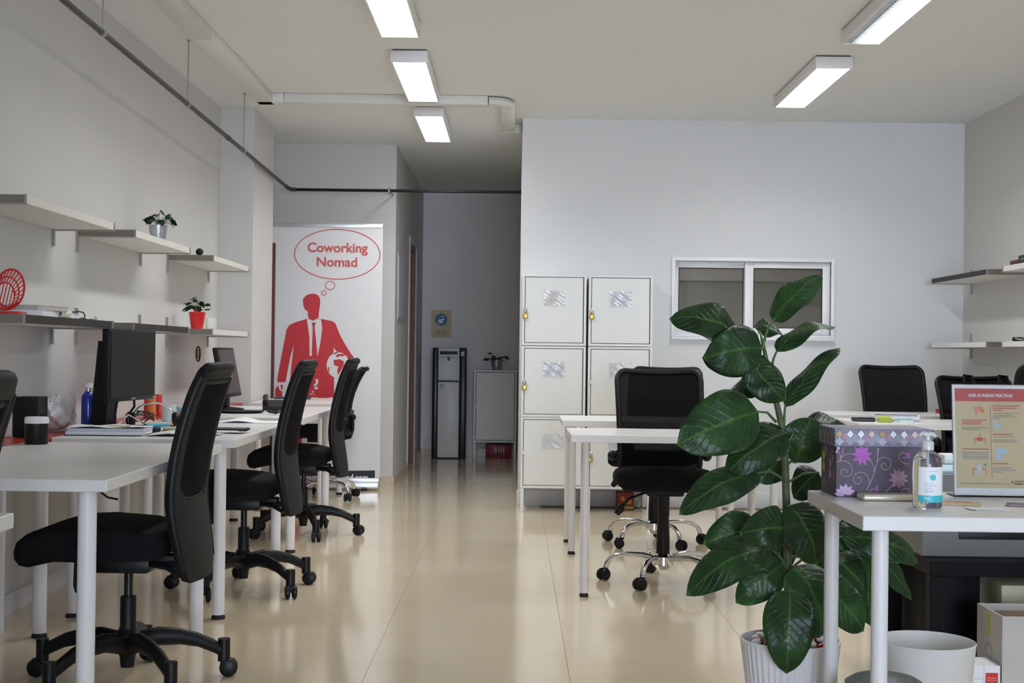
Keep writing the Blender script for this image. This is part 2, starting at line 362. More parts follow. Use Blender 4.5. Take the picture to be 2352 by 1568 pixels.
# room behind the inner window
g = G().box(XB + .12, XR, 12.6, 12.7, 0, CZ)
struct(g.to('wall_back_room', 'backroom'), 'beige wall of the room behind the inner window')
struct(G().box(XB + .125, XR - .005, 12.2, 12.59, 1.77, CZ).to('wall_back_room_beam', 'backroom_d'), 'darker beam seen through the inner window')
struct(G().box(2.38, XR - .02, 12.0, 12.18, 0, 1.54).to('wall_back_room_pier', 'backroom_d'), 'darker pier seen through the right pane')

# skirtings
struct(G().box(XL, XL + .012, YF, 9.74, 0, .085).to('baseboard_left', 'skirt'), 'pale skirting along the left wall')
struct(G().box(XB - .012, XR - .013, YW - .012, YW, 0, .115, .003).to('baseboard_back', 'skirt'), 'pale skirting along the back wall')
struct(G().box(XR - .012, XR, YF, YW, 0, .115).to('baseboard_right', 'skirt'), 'pale skirting along the right wall')
struct(G().box(-1.862, XC + .012, YB - .012, YB, 0, .075).box(XC, XC + .012, YB, 12.85, 0, .075).box(XC, XC + .012, 13.77, YC, 0, .075).to('baseboard_corridor_left', 'skirt_tile'), 'beige tile skirting round the corridor corner')
struct(G().box(XC + .012, XB, YC - .012, YC, 0, .075).to('baseboard_corridor_back', 'skirt_tile'), 'beige tile skirting at the corridor end')

# door in the corridor
d = struct(G().box(-1.16, -1.13, 12.94, 13.68, 0.01, 2.09, .003).to('door_1', 'wood'), 'brown wooden door in the corridor wall')
G().box(-1.13, -1.0, 13.68, 13.715, 0, 2.13).box(-1.13, -1.0, 12.905, 12.94, 0, 2.13).box(-1.13, -1.0, 12.94, 13.68, 2.09, 2.125).to('door_lining', 'wood', d)
G().box(-1.0, -.985, 12.84, 12.905, 0, 2.19, .004).box(-1.0, -.985, 13.715, 13.78, 0, 2.19, .004).box(-1.0, -.985, 12.905, 13.715, 2.13, 2.19, .004).to('door_casing', 'wall', d)
G().cyl((-1.13, 13.62, 1.02), (-1.08, 13.62, 1.02), .009).tube([(-1.08, 13.62, 1.02), (-1.07, 13.60, 1.02), (-1.07, 13.50, 1.02)], .008).to('door_handle', 'alu', d)

# inner sliding window
w = struct(G().box(1.134, WX0, YW - .022, YW + .02, 1.240, 1.822, .004).box(WX1, 2.321, YW - .022, YW + .02, 1.240, 1.822, .004)
           .box(WX0, WX1, YW - .022, YW + .02, WZ1, 1.822, .004).box(WX0, WX1, YW - .022, YW + .02, 1.240, WZ0, .004).to('window_1', 'upvc'), 'white framed sliding window in the back wall')
def sash(x0, x1, y0, y1, st, sr):
    f = G().box(x0, x0 + st, y0, y1, WZ0, WZ1, .003).box(x1 - sr, x1, y0, y1, WZ0, WZ1, .003).box(x0 + st, x1 - sr, y0, y1, WZ1 - .045, WZ1, .003).box(x0 + st, x1 - sr, y0, y1, WZ0, WZ0 + .05, .003).to('window_sash', 'upvc', w)
    ym = (y0 + y1) / 2
    G().box(x0 + st, x1 - sr, ym - .003, ym + .003, WZ0 + .05, WZ1 - .045).to('window_pane', 'pane', f)
    G().box(x0 + st, x0 + st + .006, ym - .010, ym - .004, WZ0 + .05, WZ1 - .045).box(x1 - sr - .006, x1 - sr, ym - .010, ym - .004, WZ0 + .05, WZ1 - .045).box(x0 + st + .006, x1 - sr - .006, ym - .010, ym - .004, WZ1 - .051, WZ1 - .045).box(x0 + st + .006, x1 - sr - .006, ym - .010, ym - .004, WZ0 + .05, WZ0 + .056).to('glazing_seal', 'black_plastic', f)
sash(WX0 + .002, 1.70, YW + .055, YW + .085, .03, .03)
sash(1.672, WX1 - .002, YW + .015, YW + .045, .062, .055)
G().box(1.134, 2.321, YW - .045, YW - .022, 1.222, 1.240, .004).to('window_ledge', 'upvc', w)

# ---------------------------------------------------------------- ceiling lamps
def lamp(x, y0, y1, label, half=False):
    t = thing('ceiling_lamp', label, 'ceiling lamp', (x, (y0 + y1) / 2, CZ), 0, 'long surface lamps on the ceiling')
    L = (y1 - y0) / 2; w = .105
    G().box(-w, w, -L, -L + .012, -.075, -.008, .003).box(-w, w, L - .012, L, -.075, -.008, .003).box(-w, -w + .012, -L + .012, L - .012, -.075, -.008, .003).box(w - .012, w, -L + .012, L - .012, -.075, -.008, .003).box(-w + .012, w - .012, -L + .012, L - .012, -.020, -.008).to('housing', 'lamp_body', t)
    G().box(-w + .01, w - .01, -L + .01, L - .01, -.008, 0).to('gap_shade_plate', 'grey_shadow', t)
    if not half:
        G().box(-w + .013, w - .013, -L + .013, L - .013, -.073, -.055, .004).to('diffuser', 'diffuser', t)
    else:
        G().box(.0, w - .013, -L + .013, L - .013, -.073, -.055, .004).to('diffuser', 'diffuser', t)
        g = G(); n = 30
        for k in range(n):
            yy = -L + .03 + k * (2 * L - .06) / (n - 1); g.box(-w + .013, -.002, yy - .002, yy + .002, -.072, -.045)
        g.box(-w + .05, -w + .053, -L + .013, L - .013, -.072, -.045)
        g.to('louvre', 'louvre', t)
    ld = bpy.data.lights.new('lamp_light', 'AREA'); ld.shape = 'RECTANGLE'; ld.size = .18 if not half else .09; ld.size_y = 2 * L - .03
    ld.energy = LAMP_WATTS * (.7 if half else 1.0); ld.spread = R(LAMP_SPREAD); ld.color = (0.96, 0.98, 1.0)
    lo_ = bpy.data.objects.new('lamp_light', ld); C.objects.link(lo_); lo_.parent = t; lo_.location = (0 if not half else .045, 0, -.0745)
    return t
lamp(-.62, 9.58, 10.76, 'farthest ceiling lamp above the corridor entrance')
lamp(-.62, 7.79, 9.03, 'ceiling lamp over the aisle, in front of the farthest one')
lamp(-.62, 5.97, 7.19, 'ceiling lamp at the top edge of the photo, over the aisle')
lamp(1.79, 7.82, 9.09, 'ceiling lamp nearest the inner window on the right')
lamp(1.79, 5.98, 7.22, 'ceiling lamp with half lit louvre at the top right', True)
lamp(1.79, 4.18, 5.40, 'ceiling lamp just above the photo, right row')
lamp(1.6, 10.8, 11.6, 'added unseen lamp that brightens the room behind the inner window')  # unseen lamp added to brighten the view through the inner window

# ---------------------------------------------------------------- trunking and pipe
t = thing('cable_trunking', 'white plastic cable trunking running along and across the ceiling', 'cable trunking', (-1.69, 9.2, CZ))
def trk(x0, x1, y0, y1, nm='trunking_run'):
    G().box(x0 + 1.69, x1 + 1.69, y0 - 9.2, y1 - 9.2, -.062, 0, .008).to(nm, 'trunk', t)
trk(-1.745, -1.635, 3.0, 7.35); trk(-1.745, -1.635, 7.352, 9.27); trk(-1.75, -1.56, 9.16, 9.28, 'corner_cover')
trk(-1.56, -.20, 9.17, 9.27); trk(-.12, -.02, 9.36, 10.30)
pts = [(-.20, 9.22), (-.13, 9.23), (-.085, 9.28), (-.07, 9.36)]
G().tube([(x + 1.69, yy - 9.2, -.031) for x, yy in pts], .052, 8, sy=.62, upv=(0, 0, 1)).to('corner_bend', 'trunk', t)
G().box(1.57, 1.69 + XB - .002, 1.10, 1.19, -.062, 0, .008).to('corner_cover', 'trunk', t)

t = thing('water_pipe', 'thin dark pipe hung along the left wall and across to the lockers', 'pipe', (-1.83, 11.08, 2.40))
p0 = Vector((-1.83, 3.4, 2.54)); p1 = Vector((-1.83, 11.0, 2.405)); O = Vector((-1.83, 11.08, 2.40))
at = lambda yy: p0 + (p1 - p0) * ((yy - 3.4) / 7.6)
G().tube([p0 - O, p1 - O], .0135, 10).to('pipe_run', 'pipe', t)
G().tube([p1 - O, Vector((-1.825, 11.04, 2.403)) - O, Vector((-1.81, 11.07, 2.40)) - O, Vector((-1.78, 11.08, 2.40)) - O], .0165, 10).to('pipe_elbow', 'pipe', t)
G().tube([(.03, 0, 0), (1.83 + XB + .3, 0, .0)], .0125, 10).to('pipe_run', 'black_plastic', t)
for yy in (8.72, 10.94):
    q = at(yy) - O; G().cyl(q + Vector((0, -.03, .0005)), q + Vector((0, .03, -.0005)), .0165, 12).to('pipe_joint', 'pipe', t)
for yy in (6.05, 7.63, 9.21):
    q = at(yy) - O
    h = G().cyl(q + Vector((0, -.018, 0)), q + Vector((0, .018, 0)), .017, 12).to('pipe_clamp', 'steel', t)
    G().cyl(q + Vector((0, 0, .015)), (q.x, q.y, CZ - 2.40), .0035, 6).cyl((q.x, q.y, CZ - 2.405), (q.x, q.y, CZ - 2.40), .012, 8).to('hanger_rod', 'steel', h)
G().cyl((.795, 0, 0), (.810, 0, 0), .022, 12).box(.797, .808, 0, YB - 11.08, -.006, .006).to('pipe_clamp', 'steel', t)

# ---------------------------------------------------------------- shelves
def shelf(xa, xb, y0, y1, zb, label, front, group):
    wall, fr = (xa, xb)
    sgn = 1 if fr > wall else -1; dep = abs(fr - wall)
    t = thing('wall_shelf', label, 'shelf', (wall, (y0 + y1) / 2, zb), 0, group); L = (y1 - y0) / 2
    X = lambda a: sgn * a
    def bx(g, a, b_, *r): return g.box(min(X(a), X(b_)), max(X(a), X(b_)), *r)
    bx(G(), .003, dep - .006, -L + .006, L - .006, 0, .032).to('board', 'shelf', t)
    bx(G(), dep - .006, dep, -L + .006, L - .006, 0, .032).to('front_edge', front, t)
    g = G(); bx(g, .003, dep, -L, -L + .006, 0, .033); g.to('end_cap', 'shelf_end', t)
    g = G(); bx(g, .003, dep, L - .006, L, 0, .033); g.to('end_cap', 'shelf_end', t)
    for yy in (-L - .004, L + .004):
        g = G(); bx(g, .0005, .012, yy - .008, yy + .008, -.075, .10); bx(g, .012, dep + .004, yy - .003, yy + .003, -.006, .0); bx(g, dep - .004, dep + .004, yy - .003, yy + .003, 0, .034)
        g.to('bracket', 'steel', t)
    return t
YS = [(5.11, 6.23), (6.58, 7.68), (8.29, 9.39)]
up_l = ['upper left shelf nearest the camera, nothing on it', 'upper left shelf holding the zinc pot', 'upper left shelf next to the pillar, above the red pot']
lo_l = ['lower left shelf with the red basket and magazines', 'lower left shelf behind the big monitor, dark front edge', 'lower left shelf holding the red plant pot']
for (a, b_), l1, l2, fr in zip(YS, up_l, lo_l, ('shelf_dark', 'shelf_dark', 'shelf')):
    shelf(XL, -1.82, a, b_, 1.642, l1, 'shelf', 'shelves on the left wall')
    shelf(XL, -1.82, a, b_, 1.198, l2, fr, 'shelves on the left wall')
shelf(XR, 2.97, 8.71, 9.86, 1.642, 'upper right shelf at the far corner, dark front edge', 'shelf_dark', 'shelves on the right wall')
shelf(XR, 2.97, 7.28, 8.42, 1.642, 'upper right shelf cut by the right picture edge', 'white', 'shelves on the right wall')
shelf(XR, 2.97, 8.71, 9.86, 1.183, 'lower right shelf at the far corner, pale front edge', 'white', 'shelves on the right wall')
shelf(XR, 2.97, 7.28, 8.42, 1.183, 'lower right shelf cut by the right picture edge', 'white', 'shelves on the right wall')

# ---------------------------------------------------------------- tables
DZ = .742
def table(x0, x1, y0, y1, label, leg_r, group, top='white', inset=.075, name='desk', rear=0.0):
    cx, cy = (x0 + x1) / 2, (y0 + y1) / 2
    t = thing(name, label, 'desk', (cx, cy, 0), 0, group); a, b_ = (x1 - x0) / 2, (y1 - y0) / 2
    G().box(-a, a, -b_, b_, DZ - .034, DZ, .002, 1).to('tabletop', top, t)
    for sx in (-1, 1):
        for sy in (-1, 1):
            lx, ly = sx * (a - inset - (rear if sy > 0 else 0)), sy * (b_ - inset)
            l = G().cyl((lx, ly, .018), (lx, ly, DZ - .034), leg_r, 20).to('leg', 'white_leg', t)
            G().lathe([(0, 0), (leg_r * 1.12, 0), (leg_r * 1.12, .010), (leg_r * .96, .014), (leg_r * .96, .018), (0, .018)], 20, (lx, ly, 0)).to('foot', 'sole', l)
    return t
LG = 'white desks in a row along the left wall'
table(-1.856, -1.106, 1.55, 3.06, 'white desk corner at the lower left picture edge', .026, LG)
table(-1.882, -1.132, 3.84, 5.36, 'nearest whole white desk on the left, holding the black jar', .026, LG)
table(-1.885, -1.135, 5.62, 7.12, 'white left desk with the big monitor and paper stack', .025, LG)
table(-1.885, -1.145, 7.50, 9.02, 'white left desk with the tilted grey monitor', .025, LG)
table(-1.842, -1.285, 9.55, 10.72, 'farthest white left desk in front of the banner', .022, LG, inset=.06)
for i, (a, b_, l) in enumerate([(3.0, 5.58, 'red counter strip between the wall and the nearest left desks'), (5.60, 7.30, 'red counter strip behind the big monitor, along the wall'), (7.32, 9.60, 'red counter strip below the red plant pot, along the wall')]):
    t = thing('wall_counter', l, 'counter', (-1.995, (a + b_) / 2, 0), 0, 'red counters along the left wall'); L = (b_ - a) / 2
    G().box(-.100, .105, -L, L, DZ - .036, DZ - .002, .002, 1).to('counter_top', 'red', t)
    for sy in (-1, 1): G().cyl((0, sy * (L - .22), 0), (0, sy * (L - .22), DZ - .036), .024, 16).to('leg', 'white_leg', t)
RG = 'white desks on the right side'
table(.810, 2.31, 3.20, 3.805, 'front right white desk with the purple box and hand gel', .0195, RG, inset=.055)
table(.258, 1.262, 6.25, 6.85, 'white desk in the middle, in front of the nearer black chair', .0185, RG, inset=.07, rear=.024)
table(.265, 1.265, 7.59, 8.20, 'white desk in the middle, nearer the lockers', .0185, RG, inset=.06, rear=-.006)
table(1.92, 3.12, 7.69, 8.29, 'right white desk behind the purple box, with the paper roll', .0185, RG, inset=.06)
table(2.03, 3.15, 8.78, 9.36, 'rear right white desk in front of the farthest chair', .0185, RG, inset=.06)
# ================================================================ task chairs (black, high back)
def interp(tab, z):
    for (a, va), (b_, vb) in zip(tab, tab[1:]):
        if z <= b_:
            k = (z - a) / (b_ - a); k = max(0, min(1, k)); return va + (vb - va) * k
    return tab[-1][1]
def smooth_tab(tab, n=40):
    # Catmull-Rom through the table
    zs = [t[0] for t in tab]; vs = [t[1] for t in tab]; out = []
    for i in range(len(tab) - 1):
        p0, p1, p2, p3 = vs[max(i - 1, 0)], vs[i], vs[i + 1], vs[min(i + 2, len(vs) - 1)]
        for k in range(n // (len(tab) - 1) + 1):
            s = k / (n // (len(tab) - 1) + 1)
            v = .5 * ((2 * p1) + (-p0 + p2) * s + (2 * p0 - 5 * p1 + 4 * p2 - p3) * s * s + (-p0 + 3 * p1 - 3 * p2 + p3) * s ** 3)
            out.append((zs[i] + (zs[i + 1] - zs[i]) * s, v))
    out.append(tab[-1]); return out

PROF = smooth_tab([(.36, .242), (.45, .228), (.60, .205), (.70, .208), (.82, .228), (.95, .262), (1.055, .298)])
WID = smooth_tab([(.36, .160), (.385, .190), (.45, .212), (.60, .236), (.75, .240), (.90, .235), (1.00, .220), (1.04, .202), (1.055, .180)])
def back_pt(u, z, off=0.0):                      # u -1..1 across
    w = interp(WID, z); x = interp(PROF, z)
    curv = .022 - .022 * u * u
    return Vector((x + curv + off, u * w, z))

def caster(parent, x, y, a, r=.031, stem=True, chromed=False, m='black_plastic'):
    c = G()
    if stem: c.cyl((x, y, .052), (x, y, .128), .021, 14)
    else: c.cyl((x, y, .05), (x, y, .072), .012, 10)
    ux, uy = math.cos(a), math.sin(a)
    ox, oy = x + .016 * ux, y + .016 * uy
    c.box(-.020, .022, -.010, .010, .030, .062, .008, 2, mx=Matrix.Translation((ox, oy, 0)) @ Matrix.Rotation(a, 4, 'Z'))
    k = c.to('caster', m, parent)
    for sgn in (-1, 1):
        cx, cy = ox - uy * sgn * .0155, oy + ux * sgn * .0155
        mx = Matrix.Translation((cx, cy, r)) @ Matrix.Rotation(a, 4, 'Z') @ Matrix.Rotation(R(90), 4, 'X')
        G().lathe([(0, -.011), (r * .72, -.011), (r * .95, -.007), (r, 0), (r * .95, .007), (r * .72, .011), (0, .011)], 18, mx=mx).to('wheel', m, k)

def task_chair(label, loc, rz, star):
    t = thing('task_chair', label, 'chair', loc, rz, 'black high back task chairs on the left')
    prof = [(-.305, .462), (-.303, .435), (-.288, .416), (-.262, .411), (-.18, .430), (-.05, .428), (.13, .430), (.158, .446), (.165, .482), (.148, .515), (.05, .534), (-.10, .543), (-.20, .538), (-.268, .518), (-.298, .492)]
    cx, cz = -.06, .48; rings = []
    for yy, s in [(-.245, .45), (-.243, .72), (-.235, .88), (-.215, .97), (-.18, 1.0), (-.06, 1.0), (.06, 1.0), (.18, 1.0), (.215, .97), (.235, .88), (.243, .72), (.245, .45)]:
        sx = 1 - (1 - s) * .22
        rings.append([(cx + (px - cx) * sx, yy * (1 - .30 * max(0, (px + .02) / .2) ** 1.5), cz + (pz - cz) * s) for px, pz in prof])
    G().loft(rings).to('seat', 'black_fabric', t, ang=60)
    zf = lambda v: .36 + v * .695
    lo, hi = .62, 1.005
    def inmesh(u, v):
        z = zf(v); uu = abs(2 * u - 1)
        if z > hi or uu > .80: return False
        return z > lo + .035 * (uu / .8) ** 4 * 1.4
    bk = G().sheet(lambda u, v: back_pt(2 * u - 1, zf(v)), 30, 48, .030, inmesh).to('backrest', 'black_shell', t, ang=50)
    G().sheet(lambda u, v: back_pt((2 * u - 1) * .84, lo - .01 + v * (hi - lo + .02), -.012), 16, 20, .006).to('mesh_panel', 'black_mesh', bk, ang=80)
    tr = [(-.80 + 1.6 * k / 12, lo + .049 * (abs(-.80 + 1.6 * k / 12) / .8) ** 4) for k in range(13)] + [(.80, lo + .06 + (hi - lo - .06) * k / 10) for k in range(11)] + [(.80 - 1.6 * k / 12, hi) for k in range(1, 12)] + [(-.80, hi - (hi - lo - .06) * k / 10) for k in range(11)]
    G().tube([back_pt(u, z, -.014) for u, z in tr], .011, 8, closed=True).to('mesh_trim', 'black_shell', bk, ang=80)
    rim = [back_pt(-1 + 2 * k / 14, 1.05 - .004 * abs(-1 + 2 * k / 14), -.012) for k in range(15)]
    G().tube(rim, [.012] + [.020] * 13 + [.012], 10).to('head_roll', 'black_shell', bk, ang=80)
    for sgn in (-1, 1):
        G().tube([back_pt(sgn * .97, .40 + .62 * k / 16, -.012) for k in range(17)], .0165, 8).to('side_rail', 'black_plastic', bk, ang=80)
    G().box(-.10, .09, -.085, .085, .375, .432, .012).box(.05, .16, -.03, .03, .40, .43, .008).to('tilt_mechanism', 'black_plastic', t)
    G().tube([(.08, -.06, .405), (.15, -.10, .40), (.20, -.11, .375)], .009, 8).to('height_lever', 'black_plastic', t)
    G().lathe([(0, -.085), (.030, -.082), (.036, -.06), (.034, .02), (0, .02)], 18, (-.115, -.10, .40)).to('tension_knob', 'black_plastic', t)
    G().box(.10, .235, -.035, .035, .385, .41, .01).to('back_bracket', 'black_plastic', t)
    G().cyl((0, 0, .20), (0, 0, .385), .015, 16).to('gas_spring', 'black_gloss', t)
    G().lathe([(0, .055), (.022, .055), (.026, .09), (.040, .12), (.043, .165), (.030, .18), (.026, .19), (.026, .285), (.023, .29), (0, .29)], 20).to('column_sleeve', 'black_plastic', t)
    arm = [(.030, .135, .030, .036), (.10, .150, .026, .032), (.17, .145, .023, .028), (.23, .130, .021, .025), (.285, .104, .019, .024), (.315, .085, .018, .022)]
    for k in range(5):
        a = star + k * 2 * math.pi / 5 - rz; ca, sa = math.cos(a), math.sin(a); rings = []
        for r, z, w, h in arm:
            rings.append([(r * ca - w * math.cos(q) * sa, r * sa + w * math.cos(q) * ca, z + h * math.sin(q)) for q in [2 * math.pi * j / 10 for j in range(10)]])
        l = G().loft(rings).to('base_leg', 'black_plastic', t, ang=60)
        caster(t, .318 * ca, .318 * sa, a + random.uniform(-.8, .8))
    return t
task_chair('black task chair with its back cut by the left picture edge', (-1.234, 2.40, 0), 0, R(10))
task_chair('nearest whole black task chair, beside the desk with the jar', (-1.272, 4.58, 0), 0, R(22))
task_chair('second black task chair, beside the big monitor desk', (-1.243, 6.38, 0), 0, R(34))
task_chair('third black task chair, overlapping the red suit on the banner', (-1.262, 8.31, 0), 0, R(4))

# ================================================================ mesh chairs with chrome star bases
def mesh_chair(label, loc, rz, star, group='black mesh chairs with chrome bases', top=1.03, wide=.215):
    t = thing('mesh_chair', label, 'chair', loc, rz, group)
    rings = []
    for z, s in [(.468, .80), (.474, .93), (.490, 1.0), (.520, 1.0), (.540, .95), (.550, .80)]:
        ring = []
        for k in range(32):
            a = 2 * math.pi * k / 32; e = .45
            cxx = abs(math.cos(a)) ** e * (1 if math.cos(a) >= 0 else -1); syy = abs(math.sin(a)) ** e * (1 if math.sin(a) >= 0 else -1)
            ring.append((.245 * s * cxx, -.02 + .235 * s * syy, z - (.012 if syy < -.7 else 0)))
        rings.append(ring)
    G().loft(rings).to('seat', 'black_fabric', t, ang=60)
    zb, zt = .50, top
    def bp(u, v, off=0):                          # u -1..1, v 0..1
        y = .215 + .02 * math.sin(v * math.pi) * -1 + .115 * v * v + off - .03 * (u * u) * -1 * -1
        w = (wide - .018) + .018 * v
        return Vector((u * w, y, zb + (zt - zb) * v - (.012 * (1 - u * u) * (v ** 6))))
    path = []
    def corner(cu, cv, a0, ru=.24, rv=.11):
        return [(cu + ru * math.cos(R(a0 + 15 * k)), cv + rv * math.sin(R(a0 + 15 * k))) for k in range(7)]
    path += corner(.76, .89, 0) + [(u, 1.0) for u in (.5, .25, 0, -.25, -.5)] + corner(-.76, .89, 90) + [(-1, v) for v in (.75, .6, .45, .3)] + corner(-.80, .11, 180, .2) + [(u, 0) for u in (-.4, 0, .4)] + corner(.80, .11, 270, .2) + [(1, v) for v in (.3, .45, .6, .75)]
    bk = G().tube([bp(u, v) for u, v in path], .0145, 10, closed=True).to('backrest_frame', 'black_plastic', t, ang=80)
    def clampuv(u, v):
        u = (2 * u - 1) * .985; v = .01 + v * .98
        lim = 1.0
        if v > .89: lim = .76 + .24 * math.sqrt(max(0, 1 - ((v - .89) / .11) ** 2))
        if v < .11: lim = .80 + .2 * math.sqrt(max(0, 1 - ((.11 - v) / .11) ** 2))
        return bp(u * lim, v, .002)
    G().sheet(clampuv, 14, 20).to('mesh_panel', 'net_mesh', bk, ang=80)
    G().box(-.20, .20, .198, .214, .62, .66, .006).to('lumbar_bar', 'black_plastic', bk)
    G().tube([(0, .05, .452), (0, .15, .448), (0, .21, .462), (0, .228, .52), (0, .226, .63)], [.014] * 5, 8, sy=2.0, upv=(1, 0, 0)).to('back_stem', 'black_plastic', t)
    for sgn in (-1, 1): G().ball((sgn * (wide + .022), .20, .60), .026, 1.0).to('side_knob', 'black_plastic', t)
    G().box(-.09, .09, -.10, .09, .425, .470, .01).to('seat_plate', 'black_plastic', t)
    lv = G().tube([(-.08, -.02, .44), (-.17, -.05, .41), (-.205, -.06, .375)], .006, 8).to('lever', 'black_plastic', t)
    G().tube([(-.200, -.058, .385), (-.215, -.062, .36), (-.235, -.066, .335)], [.012, .020, .014], 10).to('lever_paddle', 'black_plastic', lv)
    G().lathe([(0, .075), (.030, .075), (.033, .10), (.033, .20), (.028, .32), (.030, .325), (.030, .43), (0, .43)], 20).to('gas_column', 'black_plastic', t)
    G().lathe([(0, .062), (.030, .062), (.052, .085), (.052, .125), (.036, .14), (0, .14)], 20).to('base_hub', 'chrome', t)
    for k in range(5):
        a = star + k * 2 * math.pi / 5 - rz; ca, sa = math.cos(a), math.sin(a)
        pr = [(.035, .112), (.10, .128), (.17, .131), (.225, .122), (.258, .104), (.274, .080), (.278, .062)]
        G().tube([(r * ca, r * sa, z) for r, z in pr], [.016, .014, .0125, .0125, .013, .014, .013], 10).to('base_leg', 'chrome', t, ang=80)
        caster(t, .278 * ca, .278 * sa, a + random.uniform(-1.2, 1.2), .029, False)
    return t
mesh_chair('black mesh chair under the nearer middle desk, facing the camera', (.735, 6.76, 0), 0, R(28))
mesh_chair('black mesh chair partly hidden behind the nearer middle chair', (.825, 8.10, 0), R(-19), R(8))
mesh_chair('mesh chair at the farthest left desk, in front of the banner', (-1.44, 10.36, 0), R(-90), R(35), top=.985)
mesh_chair('mesh chair behind the rear right desk, left of the red box', (2.63, 9.30, 0), R(4), R(20), wide=.222, top=1.05)
mesh_chair('mesh chair behind the right desk, with a black bag hung on it', (2.86, 8.28, 0), R(4), R(50), wide=.235, top=.995)
mesh_chair('black chair at the right picture edge, behind the notice stand', (2.83, 7.42, 0), R(180), R(15), top=1.085, wide=.23)

# ================================================================ lockers
def locker(x0, zb, legs, label, sleeve, sw=.13, sdx=0.0):
    W_, D_, H_ = .450, .395, .496
    t = thing('locker_cabinet', label, 'locker', (x0 + W_ / 2, 9.66 + D_ / 2, zb), 0, 'white stacked steel lockers')
    a, d_ = W_ / 2, D_ / 2
    z0 = .165 if legs else 0.0
    g = G().box(-a, -a + .018, -d_, d_, z0, z0 + H_, .002, 1).box(a - .018, a, -d_, d_, z0, z0 + H_, .002, 1).box(-a + .018, a - .018, -d_, d_, z0 + H_ - .015, z0 + H_, .002, 1).box(-a + .018, a - .018, -d_, d_, z0, z0 + .018, .002, 1).box(-a + .018, a - .018, d_ - .008, d_, z0 + .018, z0 + H_ - .015)
    g.to('body', 'white_steel', t)
    G().box(-a + .018, a - .018, -d_ + .022, -d_ + .026, z0 + .018, z0 + H_ - .015).to('gap_shade_panel', 'grey_shadow', t)
    dr = G().box(-a + .022, a - .024, -d_ + .001, -d_ + .020, z0 + .022, z0 + H_ - .019, .002, 1).to('door', 'white_steel', t)
    G().box(-a + .012, -a + .026, -d_ - .010, -d_ + .0005, z0 + .235, z0 + .262, .002).cyl((-a + .020, -d_ - .012, z0 + .25), (-a + .020, -d_ - .001, z0 + .25), .006, 10).to('hasp', 'white_steel', dr)
    if sleeve:
        zc = z0 + (.335 if sleeve != 'low' else .335)
        if sleeve in ('paper', 'grey'):
            G().box(sdx - sw / 2 + .012, sdx + sw / 2 - .004, -d_ - .0015, -d_ + .0005, zc - .045, zc + .042).to('name_card', 'paper_b' if sleeve == 'paper' else 'lav_grey', dr)
            g = G()
            for zz, w_ in ((.022, .02), (-.012, .07), (-.022, .085)): g.box(sdx - w_ / 2 + .008, sdx + w_ / 2 + .008, -d_ - .0022, -d_ - .0014, zc + zz - .002, zc + zz + .002)
            o = g.to('card_lines', 'grey_print', dr)
        def fn(u, v): return Vector((sdx - sw / 2 + u * sw, -d_ - .0045 - .003 * math.sin(9 * u + 5 * v + x0 * 30) * math.sin(7 * v + 3 * u + zb * 20), zc - .055 + v * .105))
        G().sheet(fn, 12, 10, .0006).to('plastic_sleeve', 'film', dr, ang=80)
    if legs:
        for sx in (-1, 1):
            for sy in (-1, 1):
                G().box(sx * (a - .014) - .012, sx * (a - .014) + .012, sy * (d_ - .014) - .012, sy * (d_ - .014) + .012, 0, z0, .002, 1).to('leg', 'white_steel', t)
    return t
XA, XBB = .046, .511
locker(XA, 1.163, False, 'top left locker with a beige name card and padlock', 'paper', .15)
locker(XBB, 1.163, False, 'top right locker with a grey name card and padlock', 'grey', .15)
locker(XA, .663, False, 'middle left locker with a grey name card and padlock', 'grey', .15)
locker(XBB, .663, False, 'middle right locker with an empty shiny sleeve', 'empty', .15)
locker(XA, 0, True, 'bottom left locker on legs, empty shiny sleeve', 'empty', .15)
locker(XBB, 0, True, 'bottom right locker on legs, behind the chairs', 'grey', .15)
def padlock(x, z, label):
    t = thing('padlock', label, 'padlock', (x, 9.648, z), 0, 'brass padlocks on the lockers')
    G().box(-.017, .017, -.009, .006, -.062, -.026, .003).to('lock_body', 'brass', t)
    G().tube([(-.011, -.002, -.028), (-.011, -.002, .0), (-.007, -.002, .008), (0, -.002, .011), (.007, -.002, .008), (.011, -.002, 0), (.011, -.002, -.028)], .003, 8).to('shackle', 'chrome', t)
padlock(XA + .022, 1.163 + .25, 'brass padlock on the top left locker')
padlock(XBB + .022, 1.163 + .25, 'brass padlock on the top right locker')
padlock(XA + .022, .663 + .25, 'brass padlock on the middle left locker')
padlock(XBB + .022, .165 + .25, 'brass padlock on the bottom right locker behind the desk leg')
t = thing('fruit_carton', 'small carton with red and yellow fruit print under the right lockers', 'carton', (.80, 9.90, 0))
G().box(-.06, .06, -.06, .06, 0, .125, .002).to('carton_box', 'dull_red', t)
g = G(); g.ball((-.022, -.055, .08), .02); g.ball((.022, -.055, .06), .024)
g.to('fruit_print', 'orange', t)
G().box(-.055, .055, -.062, -.0595, .01, .025).to('print_band', 'lime', t)

